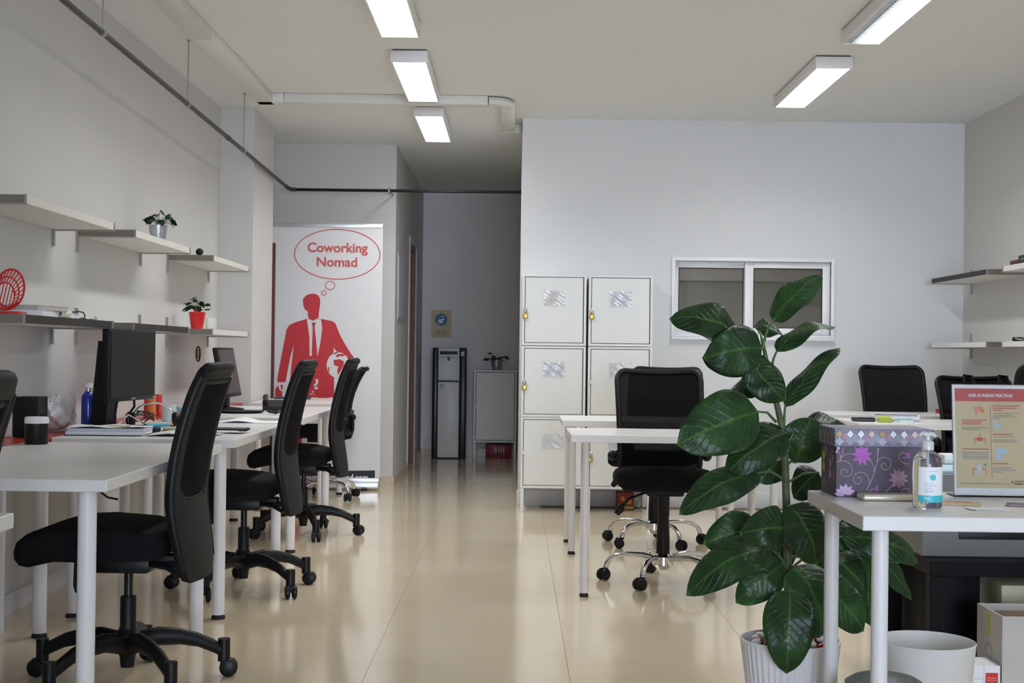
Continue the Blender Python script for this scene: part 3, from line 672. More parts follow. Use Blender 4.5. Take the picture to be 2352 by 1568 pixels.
# ================================================================ roll-up banner
t = thing('rollup_banner', 'white roll-up banner with a red suited figure and thought bubble', 'banner', (-1.955, 11.04, 0))
BW = .886
G().box(0, BW, -.001, .001, .10, 2.105).to('banner_sheet', 'banner', t)
G().box(0, BW, -.008, .008, 2.095, 2.128, .004).to('top_rail', 'alu', t)
G().box(0, BW, -.055, .055, .012, .060, .015, 3).box(.0, BW, -.03, .03, .055, .098, .01).to('base_housing', 'alu', t)
for xx in (.12, BW - .12): G().box(xx - .02, xx + .02, -.09, .12, 0, .014, .004).to('foot', 'black_plastic', t)
def Q(zx, zy):
    px = 600 + zx / 2.375; py = 480 + zy / 2.375
    return ((px - 626) / 254.0 * BW, 2.128 - ((py - 510.5) - (px - 626) * .0122) / 287.2)
def art(poly, m, layer, name):
    y = -.001 - .0008 * layer
    G().prism([Q(*p) for p in poly], .0006, lambda u, v, w: Vector((u, y - w, v))).to(name, m, t)
def ring(c, rx, ry, th, m, layer, name, n=48):
    cx, cz = Q(*c); y = -.001 - .0008 * layer
    G().tube([(cx + rx * math.cos(2 * math.pi * k / n), y, cz + ry * math.sin(2 * math.pi * k / n)) for k in range(n)], th, 6, closed=True).to(name, m, t)
K = BW / 254.0 / 2.375
ring((418, 245), 233 * K, 136 / 2.375 / 287.2, .0035, 'red_text', 1, 'thought_bubble')
ring((381, 415), 26 * K, 23 * K, .003, 'red_text', 1, 'thought_bubble'); ring((348, 456), 12 * K, 12 * K, .003, 'red_text', 1, 'thought_bubble')
for s_, zx, zy, wz in (('Coworking', 418, 212, 328), ('Nomad', 416, 290, 220)):
    x, z = Q(zx, zy); text(s_, .105, 'red_text', t, (x, -.003, z), bold=.0022, wid=wz * K)
art([(100, 943), (100, 925), (112, 850), (130, 750), (147, 655), (160, 632), (190, 618), (255, 598), (335, 598), (395, 610), (412, 622), (440, 690), (470, 742), (500, 788), (524, 822), (529, 870), (505, 872), (450, 830), (424, 788), (405, 755), (408, 800), (410, 1025), (172, 1025), (170, 930), (178, 830), (188, 740), (170, 800), (152, 900), (145, 943)], 'red_print', 1, 'red_jacket')
art([(257, 600), (334, 600), (341, 650), (330, 740), (318, 800), (274, 800), (272, 700), (263, 640)], 'banner', 2, 'white_shirt')
art([(283, 618), (306, 618), (300, 640), (313, 760), (316, 800), (286, 800), (288, 700), (289, 640)], 'red_print', 3, 'red_tie')
art([(270, 462), (295, 460), (318, 470), (328, 490), (328, 520), (322, 560), (320, 590), (292, 608), (268, 598), (262, 575), (262, 558), (245, 545), (236, 520), (234, 490), (248, 472)], 'red_print', 3, 'red_head')
art([(430 + 62 * math.cos(2 * math.pi * k / 32), 850 + 70 * math.sin(2 * math.pi * k / 32)) for k in range(32)], 'banner', 3, 'white_globe')
art([(405, 822), (440, 818), (462, 830), (460, 855), (445, 880), (432, 905), (425, 880), (432, 858), (408, 850)], 'red_print', 4, 'globe_land')
art([(415, 800), (430, 790), (450, 788), (470, 795), (455, 803), (440, 800), (425, 808)], 'red_print', 4, 'globe_land')
art([(374, 860), (382, 862), (384, 888), (378, 885)], 'red_print', 4, 'globe_land')
art([(405, 755), (428, 785), (405, 790)], 'banner', 3, 'white_cuff')
art([(90, 1022), (90, 980), (104, 962), (125, 962), (128, 1022)], 'red_print', 2, 'red_hand')
art([(106, 950), (138, 950), (138, 985), (118, 992), (108, 975)], 'banner', 3, 'white_cuff')
art([(118, 958), (130, 956), (130, 978), (122, 986)], 'red_print', 4, 'red_hand')
for zx, zy, w_, h_ in ((316, 940, 7, 14), (308, 958, 8, 6), (312, 975, 10, 6), (294, 996, 4, 4), (284, 1008, 4, 4), (300, 1010, 3, 3)):
    art([(zx - w_, zy - h_), (zx + w_, zy - h_), (zx + w_, zy + h_), (zx - w_, zy + h_)], 'banner', 2, 'white_print')
art([(190, 1025), (240, 1025), (236, 1400), (200, 1400)], 'red_print', 1, 'red_trousers'); art([(320, 1025), (385, 1025), (372, 1400), (335, 1400)], 'red_print', 1, 'red_trousers')
art([(62, 1432), (638, 1424), (638, 1487), (62, 1493)], 'black_print', 1, 'black_band')
x, z = Q(368, 1462); text('www.coworkingnomad.com', .075, 'white_print', t, (x, -.0035, z), bold=.0014, wid=470 * K)
tag(G().box(-1.97, -1.848, 10.56, 10.60, 0.0, 1.93, .003).to('red_board', 'darkred'), 'dark red board edge showing beside the banner', 'board')

# ================================================================ corridor
t = thing('water_dispenser', 'grey floor-standing water dispenser with black sides', 'water dispenser', (-.682, 14.53, 0))
G().box(-.174, -.118, -.175, .17, 0, 1.155, .012, 3).to('side_panel', 'black_gloss', t); G().box(.106, .174, -.175, .17, 0, 1.155, .012, 3).to('side_panel', 'black_gloss', t)
G().box(-.117, .105, -.165, .16, .012, .80, .006).box(-.117, .105, -.08, .16, .80, 1.06).box(-.117, .105, -.165, .16, 1.06, 1.148, .006).to('front_body', 'dispenser', t)
G().box(-.105, .093, -.172, -.1655, .03, .79, .004).to('lower_panel', 'dispenser', t)
G().box(-.055, .045, -.09, -.081, .82, 1.05).to('splash_back', 'white_print', t)
G().box(-.10, .085, -.170, -.1655, 1.085, 1.118, .003).to('control_panel', 'black_print', t)
G().box(-.022, .004, -.13, -.10, 1.02, 1.06, .004).to('tap', 'blue_print', t)
G().box(-.112, .10, -.16, -.08, .80, .812, .002).to('drip_tray', 'black_plastic', t)
G().lathe([(0, 0), (.021, 0), (.021, .002), (0, .002)], 20, mx=Matrix.Translation((-.075, -.174, .755)) @ Matrix.Rotation(R(90), 4, 'X')).to('round_sticker', 'green_print', t)
G().lathe([(0, 0), (.010, 0), (.010, .002), (0, .002)], 14, mx=Matrix.Translation((-.073, -.176, .753)) @ Matrix.Rotation(R(90), 4, 'X')).to('sticker_centre', 'white_print', t)
G().box(-.01, .035, -.1745, -.1722, .655, .685).to('small_label', 'white_print', t)
G().box(.12, .155, -.178, -.1752, 1.07, 1.115).to('small_label', 'lav_grey', t)

t = thing('steel_cabinet', 'low grey-white steel cabinet on legs beside the water dispenser', 'cabinet', (-.202, 14.60, 0))
a = .225
G().box(-a, -a + .02, -.15, .15, .17, .925, .002, 1).box(a - .02, a, -.15, .15, .17, .925, .002, 1).box(-a + .02, a - .02, -.15, .15, .905, .925, .002, 1).box(-a + .02, a - .02, -.15, .15, .17, .19, .002, 1).box(-a + .02, a - .02, .142, .15, .19, .905).to('body', 'white_steel', t)
G().box(-a + .02, a - .02, -.128, -.124, .19, .905).to('gap_shade_panel', 'grey_shadow', t)
d = G().box(-a + .025, a - .025, -.149, -.13, .195, .90, .002, 1).to('door', 'white_steel', t)
G().box(-a + .010, -a + .026, -.158, -.149, .53, .56, .002).to('hasp', 'white_steel', d)
for sx in (-1, 1):
    for sy in (-1, 1): G().box(sx * (a - .014) - .012, sx * (a - .014) + .012, sy * .136 - .012, sy * .136 + .012, 0, .17, .002, 1).to('leg', 'white_steel', t)
t = thing('gift_box', 'dark red shiny wrapped box under the corridor cabinet', 'box', (-.16, 14.62, 0))
G().box(-.135, .135, -.10, .10, 0, .145, .006).to('wrapped_box', 'giftred', t); G().box(-.02, .02, -.102, .102, .0, .147, .003).to('wrap_fold', 'giftred', t)
t = thing('wash_hands_sign', 'beige hand washing sign with a blue disc on the corridor wall', 'sign', (-.795, 14.788, 1.413))
G().box(-.107, .107, -.003, 0, -.148, .148).to('sheet', 'tan_poster', t)
disc = lambda c, r, m, l, nm, par=None: G().lathe([(0, 0), (r, 0), (r, .001), (0, .001)], 32, mx=Matrix.Translation((c[0], -.003 - .0012 * l, c[1])) @ Matrix.Rotation(R(90), 4, 'X')).to(nm, m, t)
disc((0, .042), .066, 'blue_print', 1, 'blue_disc')
def flat(poly, m, l, nm): G().prism(poly, .001, lambda u, v, w: Vector((u, -.003 - .0012 * l - w, v))).to(nm, m, t)
flat([(-.035, .03), (-.01, .015), (.03, .04), (.038, .055), (.02, .058), (.0, .045), (-.02, .05)], 'white_print', 2, 'white_hands')
flat([(-.045, .005), (0, .0), (.03, .02), (.012, .022), (-.02, .02)], 'white_print', 2, 'white_hands'); flat([(-.005, .07), (.03, .07), (.03, .082), (.005, .084)], 'white_print', 2, 'white_tap')
g = G()
for k, w_ in enumerate((.06, .07, .035, .07)): g.box(-w_, w_, -.0048, -.003, -.075 - k * .014 - .003, -.075 - k * .014 + .003)
g.to('print_lines', 'grey_print', t)
t = thing('wall_notice', 'clear notice holder with a white sheet on the corridor side wall', 'notice', (-.998, 12.02, 1.66))
G().box(-.0, .006, -.39, .39, -.29, .29, .002).to('frame', 'alu', t); G().box(.006, .008, -.36, .36, -.26, .26).to('sheet', 'lav_grey', t)
tag(G().tube([(-.93, 14.70, .012), (-.94, 14.72, .16), (-.90, 14.73, .23), (-.87, 14.72, .22), (-.862, 14.70, .16)], .004, 6).tube([(-.93, 14.70, .012), (-.95, 14.6, .006), (-.90, 14.56, .006), (-.862, 14.56, .006)], .004, 6).to('power_cable', 'white_print'), 'thin pale cable looping on the floor left of the dispenser', 'cable')
# ================================================================ big leafy plant
LEAVES=[
((-0.06, 0.0, 1.21),(0.087, 0.03, 1.366),(-0.088, 0.0, 1.141),0.095,35,0.02,0.25),
((-0.043, 0.03, 1.122),(0.142, 0.1, 1.218),(-0.065, 0.0, 1.059),0.09,62,0.03,0.2),
((-0.022, 0.0, 0.963),(0.149, 0.06, 1.156),(-0.025, 0.0, 0.897),0.078,50,0.02,0.3),
((-0.15, 0.02, 1.158),(-0.36, -0.02, 1.233),(-0.083, 0.0, 1.131),0.135,35,0.04,0.2),
((-0.096, -0.03, 1.131),(-0.268, -0.08, 1.121),(-0.081, 0.0, 1.113),0.145,10,0.03,0.15),
((-0.084, 0.05, 1.104),(-0.254, 0.06, 1.122),(-0.077, 0.0, 1.094),0.13,-8,0.02,0.15),
((-0.09, 0.06, 1.18),(-0.008, 0.12, 1.188),(-0.088, 0.0, 1.144),0.09,55,0.02,0.2),
((-0.137, -0.07, 1.103),(-0.04, -0.1, 1.006),(-0.075, 0.0, 1.069),0.115,15,-0.03,0.3),
((-0.071, 0.05, 1.014),(-0.172, 0.08, 1.023),(-0.062, 0.0, 1.019),0.09,45,0.02,0.2),
((-0.109, -0.06, 0.952),(-0.347, -0.13, 0.88),(-0.048, 0.0, 0.921),0.18,12,0.03,0.15),
((-0.019, -0.02, 0.893),(-0.201, -0.06, 0.794),(-0.021, 0.0, 0.882),0.13,25,0.03,0.3),
((0.023, 0.06, 0.8),(0.064, 0.06, 0.952),(-0.019, 0.0, 0.788),0.14,5,0.02,0.2),
((0.039, 0.08, 0.897),(0.184, 0.12, 0.929),(-0.021, 0.0, 0.844),0.08,55,0.02,0.2),
((-0.015, 0.05, 0.816),(-0.082, 0.08, 0.759),(-0.021, 0.0, 0.826),0.1,10,-0.02,0.3),
((0.094, 0.08, 0.77),(0.021, 0.08, 0.714),(-0.017, 0.0, 0.744),0.1,20,0.02,0.3),
((-0.1, -0.04, 0.778),(-0.337, -0.1, 0.682),(-0.024, 0.0, 0.757),0.115,35,0.04,0.25),
((-0.094, 0.02, 0.61),(-0.255, -0.02, 0.592),(-0.012, 0.0, 0.582),0.13,15,0.03,0.2),
((-0.031, -0.08, 0.623),(-0.171, -0.13, 0.636),(-0.012, 0.0, 0.588),0.125,15,0.04,0.2),
((-0.02, -0.06, 0.688),(0.056, -0.08, 0.545),(-0.013, 0.0, 0.657),0.145,15,0.04,0.2),
((-0.068, -0.06, 0.562),(-0.316, -0.12, 0.459),(-0.009, 0.0, 0.495),0.135,38,0.06,0.2),
((-0.029, -0.02, 0.516),(-0.166, -0.05, 0.429),(-0.007, 0.0, 0.495),0.115,12,0.03,0.2),
((-0.022, -0.1, 0.459),(-0.038, -0.14, 0.251),(-0.006, 0.0, 0.463),0.145,10,0.05,0.15),
((-0.001, -0.05, 0.515),(0.077, -0.04, 0.331),(-0.006, 0.0, 0.482),0.17,20,0.05,0.15),
((0.07, 0.04, 0.464),(0.221, 0.04, 0.335),(-0.004, 0.0, 0.451),0.14,20,0.03,0.2),
((0.101, 0.1, 0.529),(0.248, 0.12, 0.399),(-0.007, 0.0, 0.495),0.14,35,0.05,0.3),
((0.171, 0.12, 0.578),(0.41, 0.16, 0.519),(-0.01, 0.0, 0.557),0.115,30,0.05,0.3),
((0.185, 0.16, 0.628),(0.277, 0.16, 0.324),(-0.012, 0.0, 0.594),0.12,10,0.03,0.25),
((0.27, 0.16, 0.518),(0.399, 0.18, 0.404),(-0.01, 0.0, 0.532),0.07,30,0.02,0.3),
((0.124, 0.14, 0.616),(0.207, 0.14, 0.488),(-0.012, 0.0, 0.619),0.12,15,0.02,0.3),
((0.012, 0.1, 0.62),(-0.04, 0.1, 0.453),(-0.011, 0.0, 0.644),0.1,10,0.02,0.3),
]
STEM= [(0.004, 0.0, 0.27), (-0.006, 0.0, 0.457), (-0.012, 0.0, 0.594), (-0.017, 0.0, 0.732), (-0.021, 0.0, 0.819), (-0.025, 0.0, 0.882), (-0.044, 0.0, 0.963), (-0.067, 0.0, 1.056), (-0.088, 0.0, 1.146)]
t = thing('potted_plant', 'tall rubber-leaved green plant in a white ribbed pot', 'plant', (.80, 3.97, 0))
def ribbed():
    b = bmesh.new(); n = 176; rings = []
    def rr(k, r): return r + (.0022 if (k // 2) % 2 else -.0012)
    for r, z, rib in [(.0, .0, 0), (.098, 0, 0), (.102, .006, 1), (.139, .285, 1), (.1415, .289, 0), (.1425, .300, 0), (.1365, .301, 0), (.134, .287, 0), (.130, .255, 0), (0, .255, 0)]:
        if r == 0: rings.append([b.verts.new((0, 0, z))])
        else: rings.append([b.verts.new(((rr(k, r) if rib else r) * math.cos(2 * math.pi * k / n), (rr(k, r) if rib else r) * math.sin(2 * math.pi * k / n), z)) for k in range(n)])
    for a, d in zip(rings, rings[1:]):
        for k in range(n):
            k2 = (k + 1) % n
            if len(a) == 1: b.faces.new((a[0], d[k2], d[k]))
            elif len(d) == 1: b.faces.new((a[k], a[k2], d[0]))
            else: b.faces.new((a[k], a[k2], d[k2], d[k]))
    bmesh.ops.recalc_face_normals(b, faces=b.faces)
    g = G(); g._merge(b); return g
pot = ribbed().to('pot', 'pot', t, ang=30)
G().lathe([(0, .258), (.128, .268), (.10, .276), (0, .280)], 24).to('soil', 'soil', t)
for k in range(34):
    a = random.uniform(0, 6.28); r = random.choice((.06, .09, .105, .11)); 
    G().ball((r * math.cos(a), r * math.sin(a), .281 + random.uniform(0, .012)), .015, .7, 10).to('pebble', random.choice(('white_print', 'red_gloss', 'red_gloss', 'white_print', 'paper')), t, ang=80)
G().tube(STEM, [.014, .013, .012, .0115, .011, .010, .009, .0075, .005], 10).to('stem', 'bark', t, ang=80)
def leaf(base, tip, att, w, phi, bulge, fold, seed):
    rnd = random.Random(seed)
    base, tip, att = Vector(base), Vector(tip), Vector(att)
    ax = (tip - base); L = ax.length; d = ax.normalized()
    cam_dir = Vector((0, -1, 0)); n0 = (cam_dir - d * cam_dir.dot(d)).normalized()
    n = (Matrix.Rotation(R(phi), 3, d) @ n0)
    if phi and (Matrix.Rotation(R(phi), 3, d) @ n0).z < (Matrix.Rotation(R(-phi), 3, d) @ n0).z: n = Matrix.Rotation(R(-phi), 3, d) @ n0
    side = d.cross(n).normalized()
    me_b = bmesh.new(); uvl = me_b.loops.layers.uv.new('UVMap'); NU, NV = 10, 18; g = []
    p1, p2 = rnd.uniform(0, 6), rnd.uniform(0, 6)
    for j in range(NV + 1):
        v = j / NV
        prof = (math.sin(math.pi * min(1, v ** .82)) ** .54) if 0 < v < 1 else 0
        prof *= 1.0 - .12 * (v - .4)
        if v > .93: prof *= (1 - v) / .07 * .6 + .4
        row = []
        for i in range(NU + 1):
            c = 2 * i / NU - 1
            q = base + d * (L * v) + n * (bulge * 4 * v * (1 - v)) + side * (c * w / 2 * prof)
            q += n * (-fold * w * .35 * prof * abs(c) ** 1.6) + n * (.0095 * abs(c) ** 1.5 * prof * math.sin(9 * v + p1 + (1.6 if c > 0 else 0)) + .0035 * math.sin(14 * v + p2) * (1 - abs(c)))
            q.z -= .02 * v * v
            row.append((me_b.verts.new(q), (i / NU, v)))
        g.append(row)
    for j in range(NV):
        for i in range(NU):
            vs = (g[j][i], g[j][i + 1], g[j + 1][i + 1], g[j + 1][i])
            f = me_b.faces.new([x[0] for x in vs])
            for lp, x in zip(f.loops, vs): lp[uvl].uv = x[1]
    bmesh.ops.solidify(me_b, geom=list(me_b.faces), thickness=.0012)
    bmesh.ops.recalc_face_normals(me_b, faces=me_b.faces)
    me = bpy.data.meshes.new('leaf'); me_b.to_mesh(me); me_b.free(); me.shade_smooth(); me.materials.append(M['leaf'])
    o = obj('leaf', me, t)
    mid = (base + att) / 2 + Vector((0, 0, .012)); mid2 = base + d * .02
    G().tube([att, att * .55 + mid * .45, mid, base, mid2], [.0045, .004, .0036, .0032, .002], 6).to('leaf_stalk', 'petiole', o, ang=80)
for i, l in enumerate(LEAVES): leaf(*l, seed=i * 13 + 5)

# ---------------------------------------------------------------- small ivy pots
IVY = [(0, 0), (.10, -.14), (.30, -.16), (.22, .0), (.42, -.06), (.62, 0)]
def ivy_leaf_mesh():
    half = [(0, .02), (.05, .26), (.22, .34), (.30, .22), (.42, .42), (.55, .26), (.70, .16), (1.0, 0)]
    poly = half + [(x, -y_) for x, y_ in half[::-1][1:]]
    b = bmesh.new(); c = b.verts.new((.45, 0, .03)); vs = [b.verts.new((x, y_, -.10 * abs(y_) - .12 * x * x)) for x, y_ in poly]
    for k in range(len(vs)): b.faces.new((c, vs[k], vs[(k + 1) % len(vs)]))
    bmesh.ops.solidify(b, geom=list(b.faces), thickness=.02); bmesh.ops.recalc_face_normals(b, faces=b.faces)
    me = bpy.data.meshes.new('ivy_leaf'); b.to_mesh(me); b.free(); me.shade_smooth(); me.materials.append(M['ivy']); return me
ivy_me = ivy_leaf_mesh()
def ivy(label, loc, r, h, m, seed, spread, n=15, wrap=False):
    rnd = random.Random(seed)
    t = thing('potted_ivy', label, 'plant', loc, 0, 'small ivy pots')
    G().lathe([(0, 0), (r * .72, 0), (r * .74, .004), (r, h - .006), (r * 1.05, h - .004), (r * 1.05, h), (r * .96, h), (r * .94, h - .012), (0, h - .012)], 28).to('pot', m, t)
    if wrap:
        G().loft([[(r * .3 * s, -r * 1.03, h * .25), (r * .32 * s + .006, -r * 1.10, h * .75), (r * .12 * s, -r * 1.06, h + .012), (r * .1 * s - .004, -r * .98, h * .6)] for s in (-1, 1)]).to('pot_fold', m, t)
    G().lathe([(0, h - .010), (r * .92, h - .010), (0, h + .002)], 20).to('soil', 'soil', t)
    for k in range(n):
        a = rnd.uniform(0, 6.28); rr = rnd.uniform(.15, 1) * spread; z = h + rnd.uniform(.015, .085) * (1.25 - rr / spread * .8)
        p = Vector((rr * math.cos(a), rr * math.sin(a) * .7, z))
        o = obj('leaf', ivy_me, t); s = rnd.uniform(.042, .062); o.scale = (s, s, s); o.location = p
        o.rotation_euler = (rnd.uniform(-.7, .9), rnd.uniform(-.2, .7), a + rnd.uniform(-.6, .6))
        G().tube([(p.x * .15, p.y * .15, h - .012), (p.x * .5, p.y * .5, h + (z - h) * .7), tuple(p)], .0016, 5).to('leaf_stalk', 'petiole', t)
ivy('small ivy in a zinc pot on the upper left shelf', (-1.955, 7.52, 1.6755), .050, .105, 'zinc', 3, .085)
ivy('small ivy in a shiny red pot on the lower left shelf', (-1.955, 8.47, 1.2315), .050, .105, 'red_gloss', 11, .075, wrap=True)
ivy('small ivy in a zinc pot on the corridor cabinet', (-.195, 14.60, .926), .062, .10, 'zinc', 21, .11, 17)
# ================================================================ front right desk
# -- patterned box
t = thing('storage_box', 'purple floral cardboard box with a diamond patterned lid', 'box', (.968, 3.712, DZ))
hx, hy = .122, .088
G().box(-hx, hx, -hy, hy, 0, .168, .001, 1).to('box_body', 'box_purple', t)
lid = G().box(-hx - .006, hx + .006, -hy - .006, hy + .006, .133, .181, .003, 2).to('lid', 'box_lid', t)
def face_front(u, v, w): return Vector((u, -hy - w, v))
def face_left(u, v, w): return Vector((-hx - w, -u, v))
def stroke(pts, r, fn, m, par, nm='vine', off=.0006):
    G().tube([fn(u, v, off) for u, v in pts], r, 5).to(nm, m, par)
def spiral(cx, cy, r0, a0, turns, sgn=1, n=26):
    return [(cx + r0 * (1 - .78 * k / n) * math.cos(a0 + sgn * turns * 6.283 * k / n), cy + r0 * (1 - .78 * k / n) * math.sin(a0 + sgn * turns * 6.283 * k / n)) for k in range(n + 1)]
# front face in zoom units: left edge 555, right 1660.., top 445, bottom 1195  (6.53 px per image px, 883 px per metre)
U = lambda zx, zy: (-hx + (zx - 555) / 6.533 / 880.0, .001 + (1195 - zy) / 6.533 / 880.0)
def curve(*z): 
    P = [Vector((*U(*p), 0)) for p in z]; out = []
    for i in range(len(P) - 1):
        a, b_, c, d = P[max(i - 1, 0)], P[i], P[i + 1], P[min(i + 2, len(P) - 1)]
        for k in range(6):
            s = k / 6; q = .5 * ((2 * b_) + (c - a) * s + (2 * a - 5 * b_ + 4 * c - d) * s * s + (3 * b_ - a - 3 * c + d) * s ** 3); out.append((q.x, q.y))
    out.append((P[-1].x, P[-1].y)); return out
for z in [((555, 680), (600, 655), (680, 655), (760, 700), (795, 780), (770, 860), (700, 890), (640, 865), (622, 815), (650, 780), (700, 778), (725, 810), (705, 838)),
          ((610, 650), (640, 590), (720, 550), (830, 548)), ((590, 520), (612, 570), (605, 640)), ((655, 455), (645, 540), (618, 620)),
          ((1175, 455), (1172, 560), (1165, 680), (1125, 830), (1080, 950), (1010, 1100)), ((1050, 1000), (1040, 900), (980, 835), (900, 825), (830, 860), (812, 930), (850, 990), (905, 990), (930, 945), (905, 900), (862, 910)),
          ((1165, 680), (1200, 620), (1280, 590), (1360, 625), (1375, 700), (1340, 765), (1270, 775), (1232, 730), (1250, 690), (1290, 685), (1300, 715)), ((1125, 830), (1120, 740), (1080, 660), (1045, 630)),
          ((1660, 685), (1580, 680), (1510, 630), (1495, 560), (1540, 520), (1600, 530), (1610, 580), (1575, 600), (1552, 580)), ((1300, 1110), (1360, 1050), (1410, 995)), ((1060, 1105), (1090, 1080), (1140, 1068)), ((1190, 455), (1180, 520), (1172, 600)),
          ((1535, 1110), (1570, 1065), (1640, 1060), (1655, 1100)), ((480, 1165), (560, 1150), (640, 1180))]:
    stroke([(max(-hx + .001, u), v) for u, v in curve(*z)], .0010, face_front, 'vine', t)
def petal(cx, cy, ang, L, w, fn, m, par, lay=.0004):
    poly = []
    for k in range(9): s = k / 8; poly.append((L * s, w * math.sin(math.pi * s ** .8)))
    for k in range(7, 0, -1): s = k / 8; poly.append((L * s, -w * math.sin(math.pi * s ** .8)))
    ca, sa = math.cos(ang), math.sin(ang)
    G().prism([(cx + x * ca - y_ * sa, cy + x * sa + y_ * ca) for x, y_ in poly], .0004, lambda u, v, w_: fn(u, v, lay + w_)).to('flower_petal', m, par)
def flower(zx, zy, angs, L, w, m, fn=face_front, uv=None):
    cx, cy = uv if uv else U(zx, zy)
    for i, a in enumerate(angs): petal(cx, cy, R(a), L, w, fn, m, t, .0004 + .0001 * i)
flower(940, 560, [10, 55, 95, 135, 175, 215, 255, 290, 330], .029, .0062, 'flower_m')
flower(1490, 910, [20, 55, 85, 115, 150, 190, 235, 275, 310, 345], .028, .0058, 'flower_p')
flower(690, 1150, [20, 50, 85, 120, 155, 180], .028, .0066, 'flower_l'); flower(575, 490, [60, 90, 240], .010, .003, 'flower_l')
flower(1165, 1060, [60, 90, 270, 300], .009, .003, 'flower_m'); flower(1655, 560, [100, 140, 250], .010, .003, 'flower_m')
for u, v in ((.04, .10), (-.03, .118), (.055, .055), (-.05, .03)):
    stroke(spiral(u, v, .018, 1.0, 1.4), .0007, face_left, 'flower_p', t)
flower(0, 0, [80, 110, 60, 250, 280, 300], .030, .006, 'flower_p', face_left, (.02, .07)); flower(0, 0, [90, 120, 60, 270, 240, 300], .032, .006, 'lime', face_left, (-.055, .085))
# diamonds on the lid
def lid_front(u, v, w): return Vector((u, -hy - .0062 - w, v))
def lid_left(u, v, w): return Vector((-hx - .0062 - w, -u, v))
def diamond(u, v, a, b_, m, fn, lay): G().prism([(u - a, v), (u, v + b_), (u + a, v), (u, v - b_)], .0003, lambda x, y_, w: fn(x, y_, lay + w)).to('lid_diamond', m, lid)
cols = ['dia_tan', 'dia_white', 'dia_white', 'dia_rose', 'dia_tan', 'dia_white', 'dia_white', 'dia_rose', 'dia_tan']
for k in range(9):
    u = -hx + .006 + k * .0282
    if u < hx:
        diamond(u, .166, .0118, .0125, 'dia_dark', lid_front, .0002); diamond(u, .166, .0095, .0105, cols[k], lid_front, .0006)
        diamond(u, .1465, .0118, .0112, 'dia_light' if k % 2 == 0 else 'dia_mid', lid_front, .0004)
    u2 = u + .0141
    if u2 < hx - .004: diamond(u2, .156, .0115, .0125, 'dia_mid' if k % 2 else 'flower_p', lid_front, .0003)
for k in range(4):
    u = -hy + .025 + k * .042
    diamond(u, .157, .010, .012, 'dia_tan', lid_left, .0006); diamond(u + .02, .150, .014, .016, 'dia_dark', lid_left, .0003); diamond(u, .172, .012, .010, 'dia_dark', lid_left, .0003)

# -- hand gel
t = thing('hand_gel_bottle', 'clear pump bottle of hand gel with a white and teal label', 'bottle', (1.018, 3.40, DZ))
G().lathe([(0, .001), (.032, .001), (.0355, .006), (.0355, .108), (.033, .122), (.024, .134), (.014, .139), (.0125, .142), (.0125, .150), (0, .150)], 36).to('bottle_body', 'clear', t, ang=60)
def label_arc(z0, z1, r, a0, a1, m, nm):
    G().sheet(lambda u, v: Vector((r * math.sin(a0 + u * (a1 - a0)), -r * math.cos(a0 + u * (a1 - a0)), z0 + v * (z1 - z0))), 20, 2, .0003).to(nm, m, t, ang=80)
label_arc(.016, .102, .0359, R(-52), R(66), 'white_print', 'label'); label_arc(.016, .033, .0363, R(-52), R(66), 'teal', 'label_band')
text('70%', .0105, 'white_print', t, (-.012, -.0372, .0255), bold=.0001)
G().lathe([(0, 0), (.0075, 0), (.0075, .0006), (0, .0006)], 20, mx=Matrix.Translation((.003, -.0362, .077)) @ Matrix.Rotation(R(90), 4, 'X')).to('label_disc', 'teal', t)
g = G()
for z_, w_ in ((.063, .010), (.057, .015), (.051, .009), (.045, .011), (.041, .011), (.092, .012)): g.box(-.016 if z_ < .09 else -.008, -.016 + 2 * w_ if z_ < .09 else .016, -.0368, -.0358, z_ - .0010, z_ + .0010)
g.to('label_lines', 'lav_grey', t)
G().lathe([(0, .142), (.0150, .142), (.0150, .160), (.0135, .163), (.006, .166), (.0055, .178), (0, .178)], 24).to('pump_collar', 'frost', t)
G().cyl((0, 0, .012), (0, 0, .150), .003, 10).to('dip_tube', 'frost', t)
G().box(-.0135, .0135, -.008, .008, .176, .184, .003).tube([(-.004, 0, .181), (-.014, 0, .182), (-.022, 0, .176)], [.006, .005, .003], 8).tube([(.004, 0, .181), (.014, 0, .180), (.020, 0, .174)], [.006, .005, .003], 8).to('pump_head', 'frost', t, ang=60)

# -- notice stand
t = thing('notice_stand', 'clear acrylic stand with the tan and red good practice notice', 'notice', (1.278, 3.672, DZ))
tilt = Matrix.Rotation(R(-6), 4, 'X')
def tf(o): o.matrix_local = tilt; return o
hw = .108
tf(G().box(-hw, hw, -.004, -.002, .004, .300, .0008, 1).box(-hw, hw, .001, .003, .004, .300, .0008, 1).to('acrylic_sleeve', 'acrylic', t))
G().box(-hw, hw, -.004, .075, 0, .004, .001, 1).to('acrylic_foot', 'acrylic', t)
sh = tf(G().box(-hw + .002, hw - .002, -.0018, .0005, .006, .298).to('notice_sheet', 'paper', t))
def pr(poly, m, nm, lay=1): 
    G().prism(poly, .0003, lambda u, v, w: Vector((u, -.0019 - .0004 * lay - w, v))).to(nm, m, sh)
rect = lambda x0, x1, z0, z1: [(x0, z0), (x1, z0), (x1, z1), (x0, z1)]
